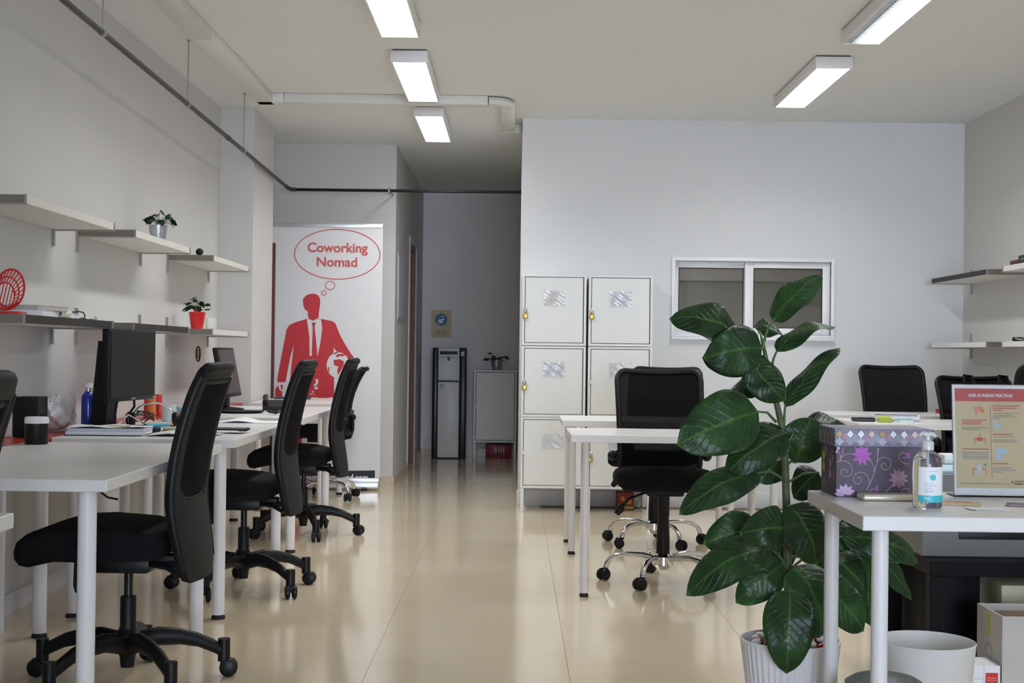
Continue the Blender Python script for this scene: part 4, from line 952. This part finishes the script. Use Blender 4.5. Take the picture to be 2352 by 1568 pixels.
# notice drawn from the zoomed photo: 175..1004 wide for the tan area, 170..1390 high
NX = lambda zx: -hw + .008 + (zx - 175) / 900.0 * (2 * hw - .014)
NZ = lambda zy: .289 - (zy - 170) / 1220.0 * .265
pr(rect(NX(175), NX(1075), NZ(1390), NZ(170)), 'tan_poster', 'tan_ground', 0)
pr(rect(NX(175), NX(1075), NZ(328), NZ(170)), 'poster_red', 'red_header', 1)
text('GUÍA DE BUENAS PRÁCTICAS', .0115, 'white_print', sh, (NX(600), -.0030, NZ(257)), bold=.00025, wid=525 / 900 * (2 * hw - .014))
pr(rect(NX(592), NX(597), NZ(1275), NZ(375)), 'poster_red', 'time_line', 1)
def lines(rows, m, nm):
    g = G()
    for x0, x1, zy in rows: g.box(NX(x0), NX(x1), -.0028, -.0022, NZ(zy) - .0011, NZ(zy) + .0011)
    g.to(nm, m, sh)
lines([(620, 945, 382), (625, 900, 410), (625, 735, 436), (250, 545, 560), (250, 485, 585), (250, 480, 608), (615, 845, 732), (250, 565, 915), (610, 795, 1090)], 'poster_red', 'red_lines')
lines([(625, 930, 475), (625, 855, 498), (625, 910, 518), (625, 705, 538), (250, 570, 652), (250, 468, 675), (615, 860, 760), (615, 910, 800), (615, 880, 824), (250, 565, 958), (250, 565, 982), (250, 560, 1006), (250, 560, 1030), (610, 835, 1145), (610, 880, 1170), (610, 725, 1193), (215, 800, 1335)], 'grey_print', 'grey_lines')
pr([(NX(a), NZ(b_)) for a, b_ in ((405, 400), (440, 385), (450, 430), (445, 490), (410, 495))], 'coral', 'hand_drawing'); pr([(NX(a), NZ(b_)) for a, b_ in ((455, 405), (480, 385), (520, 430), (528, 465), (495, 475), (465, 450))], 'orange', 'hand_drawing')
for dz in (0, 375):
    pr(rect(NX(388 - dz * .08), NX(535), NZ(795 + dz), NZ(778 + dz)), 'orange', 'desk_drawing')
    for xx in (395 - dz * .08, 520): pr(rect(NX(xx), NX(xx + 10), NZ(870 + dz), NZ(795 + dz)), 'orange', 'desk_drawing')
pr(rect(NX(425), NX(492), NZ(815), NZ(775)), 'poster_red', 'desk_drawing', 2); pr(rect(NX(455), NX(468), NZ(775), NZ(715)), 'orange', 'desk_drawing'); pr(rect(NX(415), NX(472), NZ(1210), NZ(1105)), 'lav_grey', 'chair_drawing', 2); pr(rect(NX(500), NX(530), NZ(1120), NZ(1095)), 'green_print', 'plant_drawing', 2); pr(rect(NX(500), NX(530), NZ(1152), NZ(1122)), 'lav_grey', 'plant_drawing', 2)
pr([(NX(a), NZ(b_)) for a, b_ in ((630, 585), (665, 572), (672, 590), (650, 600), (710, 615), (715, 650), (655, 640), (648, 665), (632, 665))], 'lightblue', 'tap_drawing')
pr([(NX(a), NZ(b_)) for a, b_ in ((640, 905), (760, 900), (795, 935), (770, 970), (690, 985), (645, 970))], 'lightblue', 'mask_drawing'); pr([(NX(a), NZ(b_)) for a, b_ in ((650, 990), (715, 985), (720, 1030), (690, 1052), (650, 1035))], 'lightblue', 'mask_drawing')
pr([(NX(a), NZ(b_)) for a, b_ in ((822, 1305), (845, 1298), (842, 1330), (828, 1338))], 'poster_red', 'logo_mark')
text('COWORKING', .0040, 'black_print', sh, (NX(912), -.0030, NZ(1305)), wid=.024, bold=.0001); text('NOMAD', .0065, 'black_print', sh, (NX(912), -.0030, NZ(1335)), wid=.024, bold=.0002)

# -- phone, cards
t = thing('smartphone', 'gold phone lying in front of the purple box', 'phone', (.966, 3.565, DZ), R(2))
G().box(-.073, .073, -.032, .032, .001, .0155, .005, 3).to('phone_body', 'phone', t); G().box(-.070, .070, -.029, .029, .0153, .0163, .0004, 1).to('phone_face', 'phone', t)
def card(label, x, y_, w, d_, rz, m, prints=(), name='card', zz=.0006):
    t = thing(name, label, 'card', (x, y_, DZ + zz), rz)
    G().box(-w / 2, w / 2, -d_ / 2, d_ / 2, 0, .0007).to('card_sheet', m, t)
    for x0, x1, y0, y1, mm in prints: G().box(x0, x1, y0, y1, .0007, .0010).to('card_print', mm, t)
card('red and tan flyer lying between the hand gel and the notice', 1.115, 3.50, .13, .10, R(-18), 'tan_poster', [(-.063, .04, .03, .048, 'red_text'), (-.063, -.03, -.02, .03, 'red_text'), (-.02, .01, -.01, .01, 'coral')], 'flyer')
card('white business card at the front edge of the right desk', 1.150, 3.375, .085, .05, R(5), 'paper', zz=.0022)
card('lower white business card under the other one', 1.163, 3.365, .085, .05, R(-4), 'paper', zz=.0006)
card('dark violet flyer at the right picture edge', 1.30, 3.47, .12, .09, R(-22), 'dia_dark', [(-.05, .05, -.035, .0, 'flower_p')], 'flyer')

# ================================================================ under and behind the right desk
t = thing('waste_bin', 'round frosted white waste bin under the right desk', 'bin', (1.185, 3.96, 0))
G().lathe([(0, 0), (.108, 0), (.112, .004), (.1385, .296), (.1400, .300), (.1380, .303), (.1365, .300), (.110, .010), (0, .010)], 48).to('bin_wall', 'bin', t, ang=50)
t = thing('pedal_bin', 'low grey round bin with a domed lid under the right desk', 'bin', (.972, 3.60, 0))
G().lathe([(0, 0), (.085, 0), (.090, .01), (.098, .250), (0, .250)], 36).to('bin_wall', 'grey_bin', t); G().lathe([(.101, .246), (.102, .264), (.08, .278), (.04, .286), (0, .288), (0, .250)], 36).to('bin_lid', 'grey_bin', t)
t = thing('side_table', 'low black square side table behind the right desk', 'side table', (1.635, 4.775, 0))
G().box(-.275, .275, -.275, .275, .40, .45, .002, 1).to('tabletop', 'black_table', t)
for sx in (-1, 1):
    for sy in (-1, 1): G().box(sx * .25 - .025, sx * .25 + .025, sy * .25 - .025, sy * .25 + .025, 0, .40, .001, 1).to('leg', 'black_table', t)
t = thing('computer_tower', 'black computer tower under the side table', 'computer', (1.50, 4.86, 0))
G().box(-.085, .085, -.17, .17, .01, .385, .006).to('case', 'black_table', t); G().box(-.085, .085, -.174, -.170, .015, .38, .002).to('front_panel', 'black_table', t)
t = thing('cream_device', 'cream plastic device with black sockets under the side table', 'device', (1.76, 4.80, 0))
G().box(-.105, .105, -.12, .12, 0, .345, .006).to('case', 'cream', t); G().box(-.005, .105, -.122, -.1195, .20, .295).to('socket_panel', 'black_plastic', t); G().ball((-.01, -.12, .245), .012).to('knob', 'black_plastic', t)
t = thing('printer', 'white printer coloured grey for shade, pale blue top, on the black side table', 'printer', (1.62, 4.78, .45))
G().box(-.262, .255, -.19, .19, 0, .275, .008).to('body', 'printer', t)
G().box(-.20, .23, -.16, .17, .275, .285, .003).to('scanner_top', 'lightblue', t); G().box(-.14, .14, -.193, -.189, .06, .10, .001).to('paper_slot', 'black_plastic', t); G().box(-.10, .20, .10, .185, .285, .32, .006).to('paper_tray', 'white', t)
G().tube([(.02, -.10, .288), (.06, -.15, .292), (.10, -.19, .27), (.14, -.20, .20)], .005, 6).to('printer_cable', 'black_plastic', t)
t = thing('carton', 'open white cardboard carton with printed symbols at the lower right', 'carton', (1.735, 4.345, 0))
hx2, hy2, hz2 = .235, .115, .322
G().box(-hx2, -hx2 + .005, -hy2, hy2, 0, hz2).box(hx2 - .005, hx2, -hy2, hy2, 0, hz2).box(-hx2 + .005, hx2 - .005, -hy2, -hy2 + .005, 0, hz2).box(-hx2 + .005, hx2 - .005, hy2 - .005, hy2, 0, hz2).box(-hx2 + .005, hx2 - .005, -hy2 + .005, hy2 - .005, 0, .006).to('carton_walls', 'carton', t)
G().box(-hx2 + .006, hx2 - .006, -hy2 + .006, hy2 - .006, .29, .300).to('carton_flap', 'carton_in', t)
G().tube([(-hx2 - .001, .03 * math.cos(a) + .0, .19 + .03 * math.sin(a)) for a in [R(60 * k) for k in range(6)]], .0012, 5, closed=True).to('printed_symbol', 'grey_print', t)
G().box(-hx2 - .0012, -hx2, -.008, .012, .24, .31).to('tape_strip', 'lime', t); G().box(-hx2 - .0012, -hx2, -.10, -.092, .07, .15).box(-hx2 - .0012, -hx2, -.07, -.04, .08, .13).box(-hx2 - .0012, -hx2, .06, .09, .08, .13).to('printed_mark', 'grey_print', t)
G().box(-.10, -.02, -hy2 - .0012, -hy2, .09, .13).to('printed_mark', 'grey_print', t)
t = thing('label_box', 'small white box with a red label beside the cardboard carton', 'box', (1.452, 4.29, 0))
G().box(-.043, .043, -.06, .06, 0, .172, .001, 1).to('box_body', 'paper', t)
lb = G().box(-.002, .036, -.0612, -.060, .105, .150).to('red_label', 'red_plastic', t); g = G()
for z_ in (.135, .128, .115): g.box(.002, .032, -.0620, -.0611, z_ - .0012, z_ + .0012)
g.to('label_lines', 'coral', lb); G().box(-.0075, -.006, -.0612, -.060, 0, .172).to('box_edge', 'lav_grey', t); g = G()
for k in range(6): g.box(-.038, -.012, -.0612, -.060, .05 + k * .016, .053 + k * .016)
g.to('print_lines', 'lav_grey', t)

# ================================================================ things on the rear right desks
t = thing('paper_roll', 'rolled magazine on the rear right desk behind the box', 'magazine', (2.18, 8.0, DZ), R(-14))
G().cyl((-.09, 0, .020), (.16, 0, .020), .020, 14).to('roll', 'paper', t); G().box(-.12, .15, -.03, .06, .0405, .044, .001).to('cover', 'lav_grey', t); G().cyl((.160, 0, .020), (.1615, 0, .020), .015, 12).to('roll_end', 'black_print', t)
t = thing('pen_case', 'black flat case beside the rolled magazine', 'case', (2.00, 7.92, DZ)); G().box(-.06, .06, -.04, .04, 0, .022, .005).to('case_body', 'black_plastic', t); G().box(-.06, .06, -.041, -.039, .009, .012).to('zip', 'grey_print', t)
t = thing('sticky_notes', 'small lime green pad near the rolled magazine', 'note pad', (2.10, 7.83, DZ)); G().box(-.035, .035, -.03, .03, 0, .024, .002).to('pad', 'lime', t); G().sheet(lambda u, v: Vector((-.035 + .07 * u, -.03 + .06 * v, .0245 + .012 * v * v)), 3, 6, .0006).to('top_sheet', 'lime', t)
t = thing('notebook', 'teal notebook near the rolled magazine', 'notebook', (2.21, 7.83, DZ)); G().box(-.04, .04, -.05, .05, 0, .016, .001).to('pages', 'paper', t); G().box(-.042, .042, -.052, .052, .016, .019, .001).to('cover', 'teal', t)
t = thing('red_file', 'small red file standing on the rear right desk', 'file', (2.86, 9.20, DZ)); G().box(-.05, .05, -.02, .02, 0, .03, .003).to('file_body', 'red', t); G().box(-.05, .05, -.021, -.0195, .008, .022).to('file_label', 'red_plastic', t)
t = thing('laptop_bag', 'black laptop bag with two handles on the right chair', 'bag', (2.875, 8.405, .56), R(4))
G().box(-.20, .20, -.035, .020, 0, .395, .02, 3, mx=Matrix.Rotation(R(-9), 4, 'X')).to('bag_body', 'black_shell', t)
for sx in (-1, 1):
    G().tube([(sx * .11 - .03, -.01, .37), (sx * .11 - .022, .03, .44), (sx * .11 + .022, .03, .44), (sx * .11 + .03, -.01, .37)], .010, 6, sy=2).to('bag_handle', 'black_plastic', t)
t = thing('folded_scarf', 'dark red cloth on the upper right shelf', 'cloth', (3.11, 8.33, 1.676)); G().box(-.11, .10, -.08, .07, 0, .03, .010, 3).box(-.02, .10, -.06, .05, .03, .045, .006).to('cloth', 'darkred', t)
t = thing('black_case', 'black case behind the red cloth on the upper right shelf', 'case', (3.11, 8.08, 1.676)); G().box(-.12, .12, -.15, .15, 0, .05, .008).to('case_body', 'black_plastic', t); G().box(-.121, -.119, -.10, .10, .022, .028).to('zip', 'grey_print', t)
t = thing('headset', 'grey cables and headset on the lower right shelf', 'headset', (3.06, 8.20, 1.217)); G().tube([(-.06, .12 * math.cos(a), .014 + .006 * math.sin(3 * a)) for a in [R(20 * k) for k in range(10)]], .006, 6).to('band', 'steel', t); G().lathe([(0, 0), (.03, 0), (.034, .01), (.03, .024), (0, .024)], 16, (-.04, .10, 0)).to('ear_cup', 'black_plastic', t); G().lathe([(0, 0), (.03, 0), (.034, .01), (.03, .024), (0, .024)], 16, (-.05, -.11, 0)).to('ear_cup', 'black_plastic', t)
# ================================================================ left desks
t = thing('monitor', 'large black flat monitor on the second left desk', 'monitor', (-1.735, 6.275, DZ), R(-6))
# local: screen faces +x, width along y
st = G().box(-.185, .02, -.11, .11, 0, .014, .004).to('stand_base', 'black_plastic', t)
G().loft([[(-.178 + .035 * k, sy, z) for sy, z in ((-.06, .014 + .385 * k), (.06, .014 + .385 * k))] + [(-.105 + .035 * k, sy, z) for sy, z in ((.06, .014 + .385 * k), (-.06, .014 + .385 * k))] for k in (0, 1)]).to('stand_neck', 'black_plastic', t)
G().box(-.11, -.03, -.06, .06, .24, .36, .01).to('stand_head', 'black_plastic', t)
pn = G().box(-.035, 0.0, -.277, .277, .130, .452, .006).to('panel', 'black_plastic', t)
G().box(-.001, .0025, -.262, .262, .150, .440).to('screen', 'black_screen', pn); G().box(-.0005, .003, -.02, .02, .136, .143).to('maker_badge', 'grey_print', pn); G().box(-.0005, .003, .245, .255, .136, .143).to('power_light', 'lightblue', pn)
G().tube([(-.02, -.12, .16), (-.03, -.13, .08), (-.02, -.15, .006)], .006, 6).to('monitor_cable', 'black_plastic', t); G().tube([(-.02, .06, .16), (-.02, .07, .10), (-.05, .05, .05), (-.06, .10, .006)], .006, 6).to('monitor_cable', 'black_plastic', t)

t = thing('monitor', 'smaller grey monitor leaning back on the third left desk', 'monitor', (-1.715, 8.44, DZ), 0)
mx = Matrix.Translation((0, 0, .08)) @ Matrix.Rotation(R(-11), 4, 'Y')
pn = G().box(-.03, 0, -.24, .24, 0, .305, .005, mx=mx).to('panel', 'black_plastic', t); G().box(-.0005, .002, -.222, .222, .022, .288, mx=mx).to('screen', 'grey_screen', pn)
G().lathe([(0, 0), (.10, 0), (.10, .008), (.04, .016), (0, .018)], 28, (-.04, 0, 0)).to('stand_base', 'black_plastic', t); G().box(-.075, -.03, -.035, .035, .012, .20, .008).to('stand_neck', 'black_plastic', t)

t = thing('lidded_jar', 'black jar with a white lid on the nearest left desk', 'jar', (-1.812, 5.235, DZ))
G().lathe([(0, 0), (.041, 0), (.043, .003), (.043, .080), (0, .080)], 32).to('jar_body', 'black_plastic', t); G().lathe([(0, .079), (.0445, .079), (.0445, .098), (.041, .103), (0, .103)], 32).to('lid', 'paper', t)
t = thing('speaker', 'black speaker box behind the jar', 'speaker', (-1.985, 5.66, DZ)); G().box(-.052, .052, -.06, .06, 0, .165, .006).to('cabinet', 'black_plastic', t); G().lathe([(0, 0), (.032, 0), (.036, .003), (.02, .001), (0, .002)], 20, mx=Matrix.Translation((.053, 0, .06)) @ Matrix.Rotation(R(90), 4, 'Y')).to('cone', 'black_shell', t)
G().box(-.051, .051, -.064, -.0601, .01, .155, .002).to('grille', 'black_shell', t)
t = thing('plastic_bag', 'crumpled white plastic bag behind the paper stack', 'bag', (-2.022, 6.09, DZ))
def crum(u, v):
    a = 2 * math.pi * u; ph = math.pi * v
    r = 1 + .16 * math.sin(3 * a + 2 * ph) + .10 * math.sin(5 * a - 4 * ph) + .07 * math.sin(9 * a + 7 * ph) + .22 * max(0, math.cos(a - 2.2)) * math.sin(ph) ** 2
    return Vector((.052 * r * math.sin(ph) * math.cos(a) + .005, .17 * r * math.sin(ph) * math.sin(a), .072 - .069 * math.cos(ph) * (r if ph > 1.6 else 1)))
G().sheet(crum, 40, 22).to('bag_body', 'bag_plastic', t, ang=32); G().loft([[(.02 + .018 * math.cos(a) * s, -.05 + .02 * math.sin(a) * s, .105 + z) for a in [R(45 * k) for k in range(8)]] for s, z in ((1, 0), (.6, .012), (1.3, .035))]).to('bag_knot', 'bag_plastic', t)
t = thing('water_bottle', 'blue water bottle with a pale cap beside the big monitor', 'bottle', (-2.032, 6.58, DZ))
G().lathe([(0, 0), (.030, 0), (.033, .004), (.033, .125), (.030, .140), (.018, .155), (.0145, .160), (.0145, .182), (0, .182)], 28).to('bottle_body', 'blue_glass', t); G().lathe([(0, .176), (.019, .176), (.019, .196), (.017, .198), (0, .198)], 24).to('cap', 'paper', t); G().lathe([(.0148, .160), (.0152, .160), (.0152, .176), (.0148, .176)], 20).to('neck_band', 'zinc', t)
t = thing('paper_stack', 'thick stack of papers in front of the big monitor', 'papers', (-1.71, 5.86, DZ), R(2))
G().box(-.17, .15, -.105, .10, .0, .004, .001, 1).to('blue_cover', 'navy', t); G().box(-.165, .15, -.10, .10, .004, .018, .001, 1).to('paper_block', 'paper', t); G().box(-.16, .155, -.098, .10, .018, .031, .001, 1, mx=Matrix.Rotation(R(2), 4, 'Z')).to('paper_block', 'lav_grey', t)
G().sheet(lambda u, v: Vector((-.165 + .32 * u, -.10 + .2 * v, .033 + .007 * math.sin(5 * u + 2 * v) ** 2)), 14, 8, .001).to('loose_sheet', 'paper', t); G().box(.01, .10, -.104, -.06, .0415, .043).to('yellow_note', 'lime', t)
t = thing('tape_roll', 'dark blue roll next to the paper stack', 'tape roll', (-1.865, 6.03, DZ)); G().lathe([(.014, 0), (.028, 0), (.030, .003), (.030, .030), (.028, .033), (.014, .033), (.014, 0)], 24).to('tape', 'navy', t); G().lathe([(.0125, .001), (.014, .001), (.014, .032), (.0125, .032), (.0125, .001)], 20).to('core', 'carton_in', t)
t = thing('loose_papers', 'loose white sheets in front of the silver headphones', 'papers', (-1.40, 5.86, DZ), R(-6))
G().sheet(lambda u, v: Vector((-.14 + .24 * u, -.10 + .2 * v, .002 + .010 * math.sin(3.1 * u) * (1 - v))), 12, 8, .001).to('sheet', 'paper', t); G().sheet(lambda u, v: Vector((-.10 + .24 * u, -.09 + .2 * v, .009 + .006 * math.sin(5 * u + 1))), 12, 6, .001).to('sheet', 'paper_b', t)
t = thing('headphones', 'headphones with a thin silver band on the big monitor desk', 'headphones', (-1.70, 6.505, DZ), R(20))
G().tube([(.10 * math.cos(R(a)), 0, .028 + .085 * math.sin(R(a))) for a in range(0, 181, 15)], .004, 8).to('band', 'chrome', t)
for sx in (-1, 1): G().lathe([(0, -.015), (.028, -.015), (.034, -.006), (.034, .006), (.028, .015), (0, .015)], 20, mx=Matrix.Translation((sx * .10, 0, .034)) @ Matrix.Rotation(R(90), 4, 'Y')).to('ear_cup', 'black_plastic', t)
t = thing('desk_lamp', 'small folding lamp arm with a black base near the headphones', 'lamp', (-1.62, 6.06, DZ)); G().box(-.06, .06, -.045, .045, 0, .022, .005).to('lamp_base', 'black_plastic', t); G().tube([(.03, 0, .02), (-.08, .02, .075), (-.14, .03, .02)], .004, 6).to('lamp_arm', 'chrome', t)
t = thing('mouse', 'black computer mouse beside the mug', 'mouse', (-1.60, 6.80, DZ)); G().loft([[(.055 * c * s, .03 * q * s, z) for c, q in [(math.cos(R(20 * k)), math.sin(R(20 * k))) for k in range(18)]] for s, z in ((1, .0), (1.0, .012), (.85, .026), (.5, .034), (.1, .036))]).to('mouse_body', 'black_plastic', t, ang=60); G().lathe([(0, -.004), (.008, -.004), (.008, .004), (0, .004)], 12, mx=Matrix.Translation((.03, 0, .032)) @ Matrix.Rotation(R(90), 4, 'X')).to('scroll_wheel', 'grey_print', t)
t = thing('blue_tube', 'short turquoise pen case by the mouse', 'pen case', (-1.64, 6.34, DZ), R(30)); G().cyl((-.06, 0, .012), (.06, 0, .012), .012, 12).to('tube', 'skyblue', t); G().cyl((.06, 0, .012), (.072, 0, .012), .0125, 12).to('cap', 'orange', t)
t = thing('wallet', 'yellow and brown striped wallet at the desk edge', 'wallet', (-1.485, 6.10, DZ), R(0)); G().box(-.06, .06, -.04, .04, 0, .012, .003).to('lower_flap', 'carton_in', t); G().box(-.06, .06, -.038, .04, .012, .022, .003).to('upper_flap', 'phone', t); G().box(-.075, -.058, -.035, .035, .002, .024, .004).to('clasp', 'chrome', t)
t = thing('keyboard', 'black keyboard end beside the second task chair', 'keyboard', (-1.485, 6.385, DZ), R(-2)); G().box(-.07, .07, -.17, .17, 0, .016, .004).to('keyboard_body', 'black_plastic', t); g = G()
for i in range(5):
    for j in range(14): g.box(-.06 + i * .024, -.042 + i * .024, -.165 + j * .0235, -.146 + j * .0235, .016, .021, .001, 1)
k = g.to('keys', 'black_shell', t); k['kind'] = 'stuff'
t = thing('red_carton', 'tall red packet behind the mug', 'packet', (-1.985, 7.58, DZ)); G().box(-.042, .042, -.03, .03, 0, .115, .002).to('packet', 'red_plastic', t); G().box(-.0425, .0425, -.031, -.0298, .03, .06).to('packet_band', 'red', t)
t = thing('orange_tube', 'orange tall pencil tube below the monitor corner', 'pencil tube', (-1.90, 7.22, DZ)); G().cyl((0, 0, 0), (0, 0, .118), .024, 20).to('tube', 'orange', t); G().lathe([(.0245, .112), (.0255, .112), (.0255, .120), (.0, .120)], 20).to('rim', 'coral', t)
t = thing('mug', 'white mug with a blue handle on the big monitor desk', 'mug', (-1.745, 6.98, DZ)); G().lathe([(0, 0), (.033, 0), (.037, .004), (.038, .085), (.0395, .088), (.036, .088), (.034, .008), (0, .008)], 28).to('cup', 'mug', t); G().tube([(.036, -.006, .070), (.052, -.008, .068), (.062, -.009, .045), (.052, -.008, .022), (.036, -.006, .018)], .0055, 8).to('handle', 'skyblue', t)
tag(G().tube([(-1.80 + .07 * math.sin(.9 * k) - .004 * k, 6.66 + .015 * k + .05 * math.cos(1.7 * k), DZ + .006 + .05 * abs(math.sin(.8 * k))) for k in range(22)], .003, 6).to('tangled_cable', 'black_plastic'), 'tangle of thin black cables under the big monitor', 'cable')
t = thing('open_magazine', 'white open papers on the far end of the big monitor desk', 'papers', (-1.36, 6.99, DZ), R(3))
G().sheet(lambda u, v: Vector((-.13 + .30 * u, -.12 + .22 * v, .003 + .018 * math.sin(math.pi * min(1, u * 1.4)) ** 2 * (.5 + v * .5))), 14, 6, .001).to('page', 'paper', t); G().box(-.13, .19, -.12, .10, 0, .0025).to('cover', 'lav_grey', t)
t = thing('tablet', 'dark tablet lying at the edge of the second left desk', 'tablet', (-1.32, 6.28, DZ), R(5)); G().box(-.11, .11, -.075, .075, 0, .009, .003).to('tablet_body', 'black_shell', t); G().box(-.10, .10, -.066, .066, .0085, .0096).to('tablet_glass', 'black_gloss', t)
t = thing('envelope', 'white paper in front of the dark tablet', 'paper', (-1.27, 6.075, DZ), R(-8)); G().sheet(lambda u, v: Vector((-.09 + .18 * u, -.06 + .12 * v, .002 + .006 * u * (1 - v))), 8, 6, .001).to('sheet', 'paper', t); G().box(-.06, .05, -.03, .03, .008, .0088).to('flap', 'paper', t)
t = thing('desk_phone', 'black desk phone on the third left desk', 'phone', (-1.44, 8.45, DZ), R(10)); G().loft([[(-.10, -.09, z0) , (.10, -.09, z0), (.10, .09, z1), (-.10, .09, z1)] for z0, z1 in ((0, 0), (.025, .06))]).to('phone_body', 'black_plastic', t); G().tube([(-.085, -.08, .05), (-.08, -.03, .072), (-.08, .04, .085), (-.085, .085, .075)], [.018, .013, .013, .018], 8).to('handset', 'black_plastic', t)
tag(G().tube([(-1.37 + .05 * math.sin(1.3 * k), 7.75 + .035 * k + .04 * math.cos(2.1 * k), DZ + .006 + .008 * (1 + math.sin(2 * k))) for k in range(18)], .0035, 6).to('cable_bundle', 'black_plastic'), 'black cable bundle on the third left desk', 'cable')
t = thing('black_tray', 'flat black tray by the foot of the grey monitor', 'tray', (-1.60, 8.02, DZ)); G().lathe([(0, 0), (.10, 0), (.12, .008), (.115, .012), (.095, .005), (0, .005)], 28, sx=1.2).to('tray', 'black_gloss', t); G().lathe([(.114, .0105), (.121, .0105), (.121, .0125), (.114, .0125), (.114, .0105)], 28, sx=1.2).to('tray_rim', 'black_plastic', t)
t = thing('folder', 'dark blue folder on the farthest left desk', 'folder', (-1.66, 10.45, DZ), R(4)); G().box(-.15, .12, -.11, .11, 0, .012, .002).to('folder_cover', 'navy', t); G().box(-.145, .122, -.105, .105, .004, .008).to('folder_sheets', 'paper', t)
tag(G().tube([(-1.62, 5.30, .70), (-1.62, 5.31, .62), (-1.60, 5.31, .565), (-1.56, 5.31, .535), (-1.52, 5.31, .528)], .0045, 6).to('hanging_cable', 'black_plastic'), 'black cable end hanging below the nearest left desk', 'cable')

# ---- left shelves
t = thing('slatted_basket', 'red slatted plastic basket on the lower left shelf', 'basket', (-1.95, 5.235, 1.2315), R(0))
n = 26; tl = Matrix.Translation((.02, .0, .085)) @ Matrix.Rotation(R(-62), 4, 'X') @ Matrix.Rotation(R(20), 4, 'Z')
def ovl(s, z): return [tl @ Vector((.052 * s * math.cos(2 * math.pi * k / n), .085 * s * math.sin(2 * math.pi * k / n), z)) for k in range(n)]
G().tube(ovl(1.0, .03), .0045, 6, closed=True).to('rim', 'red_plastic', t); G().tube(ovl(.86, -.01), .003, 6, closed=True).to('rim', 'red_plastic', t); G().tube(ovl(.70, -.035), .0035, 6, closed=True).to('rim', 'red_plastic', t)
for k in range(0, n, 1):
    G().tube([ovl(1.0, .03)[k], ovl(.70, -.035)[k]], .0024, 5).to('slat', 'red_plastic', t)
for k in range(-3, 4): G().tube([tl @ Vector((k * .012, -.055 * math.sqrt(1 - (k / 4) ** 2), -.036)), tl @ Vector((k * .012, .055 * math.sqrt(1 - (k / 4) ** 2), -.036))], .0022, 5).to('slat', 'red_plastic', t)
G().box(-.05, .08, -.05, .05, 0, .012, .005).to('stand', 'red_plastic', t)
def flatbook(label, loc, w, d_, h, rz, m, cov, name='magazine'):
    t = thing(name, label, 'magazine', loc, rz, 'printed matter on the lower left shelf'); G().box(-w / 2, w / 2, -d_ / 2, d_ / 2, .001, h - .001).to('pages', m, t); G().box(-w / 2 - .002, w / 2 + .002, -d_ / 2 - .002, d_ / 2 + .002, h - .001, h + .001).box(-w / 2 - .002, w / 2 + .002, -d_ / 2 - .002, d_ / 2 + .002, 0, .001).to('cover', cov, t)
flatbook('grey magazine at the bottom of the pile on the lower shelf', (-1.955, 5.50, 1.2315), .21, .30, .022, R(4), 'paper', 'lav_grey')
flatbook('brown magazine on top of the pile on the lower shelf', (-1.95, 5.53, 1.2555), .20, .27, .018, R(-6), 'carton', 'carton')
flatbook('pale blue booklet lying alone near the shelf end', (-1.94, 5.83, 1.2315), .15, .21, .020, R(10), 'paper', 'lightblue')
t = thing('paper_tube', 'rolled beige paper tube on the lower left shelf', 'paper roll', (-1.865, 5.70, 1.2315), R(95)); G().lathe([(.013, -.09), (.016, -.09), (.016, .09), (.013, .09), (.013, -.09)], 16, mx=Matrix.Translation((0, 0, .017)) @ Matrix.Rotation(R(90), 4, 'Y')).to('tube', 'paper_b', t); G().cyl((-.088, 0, .017), (-.086, 0, .017), .013, 12).to('tube_end', 'carton_in', t)
tag(G().tube([(-1.86, 5.78, 1.257), (-1.85, 5.84, 1.262), (-1.85, 5.90, 1.260), (-1.855, 5.94, 1.250), (-1.86, 5.955, 1.237)], .003, 6).to('charging_cable', 'black_plastic'), 'thin black cable loop over the pale blue booklet', 'cable')
t = thing('crumpled_wrap', 'crumpled clear wrap at the end of the lower left shelf', 'wrapping', (-1.92, 6.07, 1.2315)); G().sheet(lambda u, v: Vector((-.07 + .14 * u, -.10 + .2 * v, .003 + .016 * (math.sin(9 * u + 4 * v) * math.sin(8 * v - 3 * u)) ** 2)), 16, 18, .0006).to('wrap', 'bag_plastic', t, ang=20); G().box(-.03, .04, -.03, .04, 0, .003).to('inner_card', 'paper', t)
t = thing('web_camera', 'small dark webcam ball on the third upper shelf', 'webcam', (-1.93, 8.40, 1.6755)); G().ball((0, 0, .026), .024, .9, 16).to('camera_body', 'black_plastic', t); G().lathe([(0, 0), (.02, 0), (.016, .008), (0, .008)], 16).to('camera_foot', 'black_shell', t)
t = thing('wall_switch', 'white switch box on the wall behind the red pot', 'switch', (XL + .001, 9.49, 1.28)); G().box(0, .028, -.12, .07, -.04, .045, .004).to('switch_box', 'switch', t); G().box(.028, .031, .03, .05, -.015, .02, .001).to('switch_rocker', 'paper', t)
t = thing('hanging_lanyard', 'dark lanyard hanging from the third lower shelf bracket', 'lanyard', (-1.90, 8.27, 1.19)); G().tube([(0, 0, 0), (.004, 0, -.04), (.0, 0, -.065)], .0025, 6).to('strap', 'grey_print', t); G().tube([(.012 * math.sin(R(a)), 0, -.11 + .045 * math.cos(R(a))) for a in range(0, 360, 20)], .0045, 6, closed=True).to('loop', 'black_plastic', t); G().ball((0, 0, -.11), .010, 3.0, 10).to('charm', 'carton_in', t)
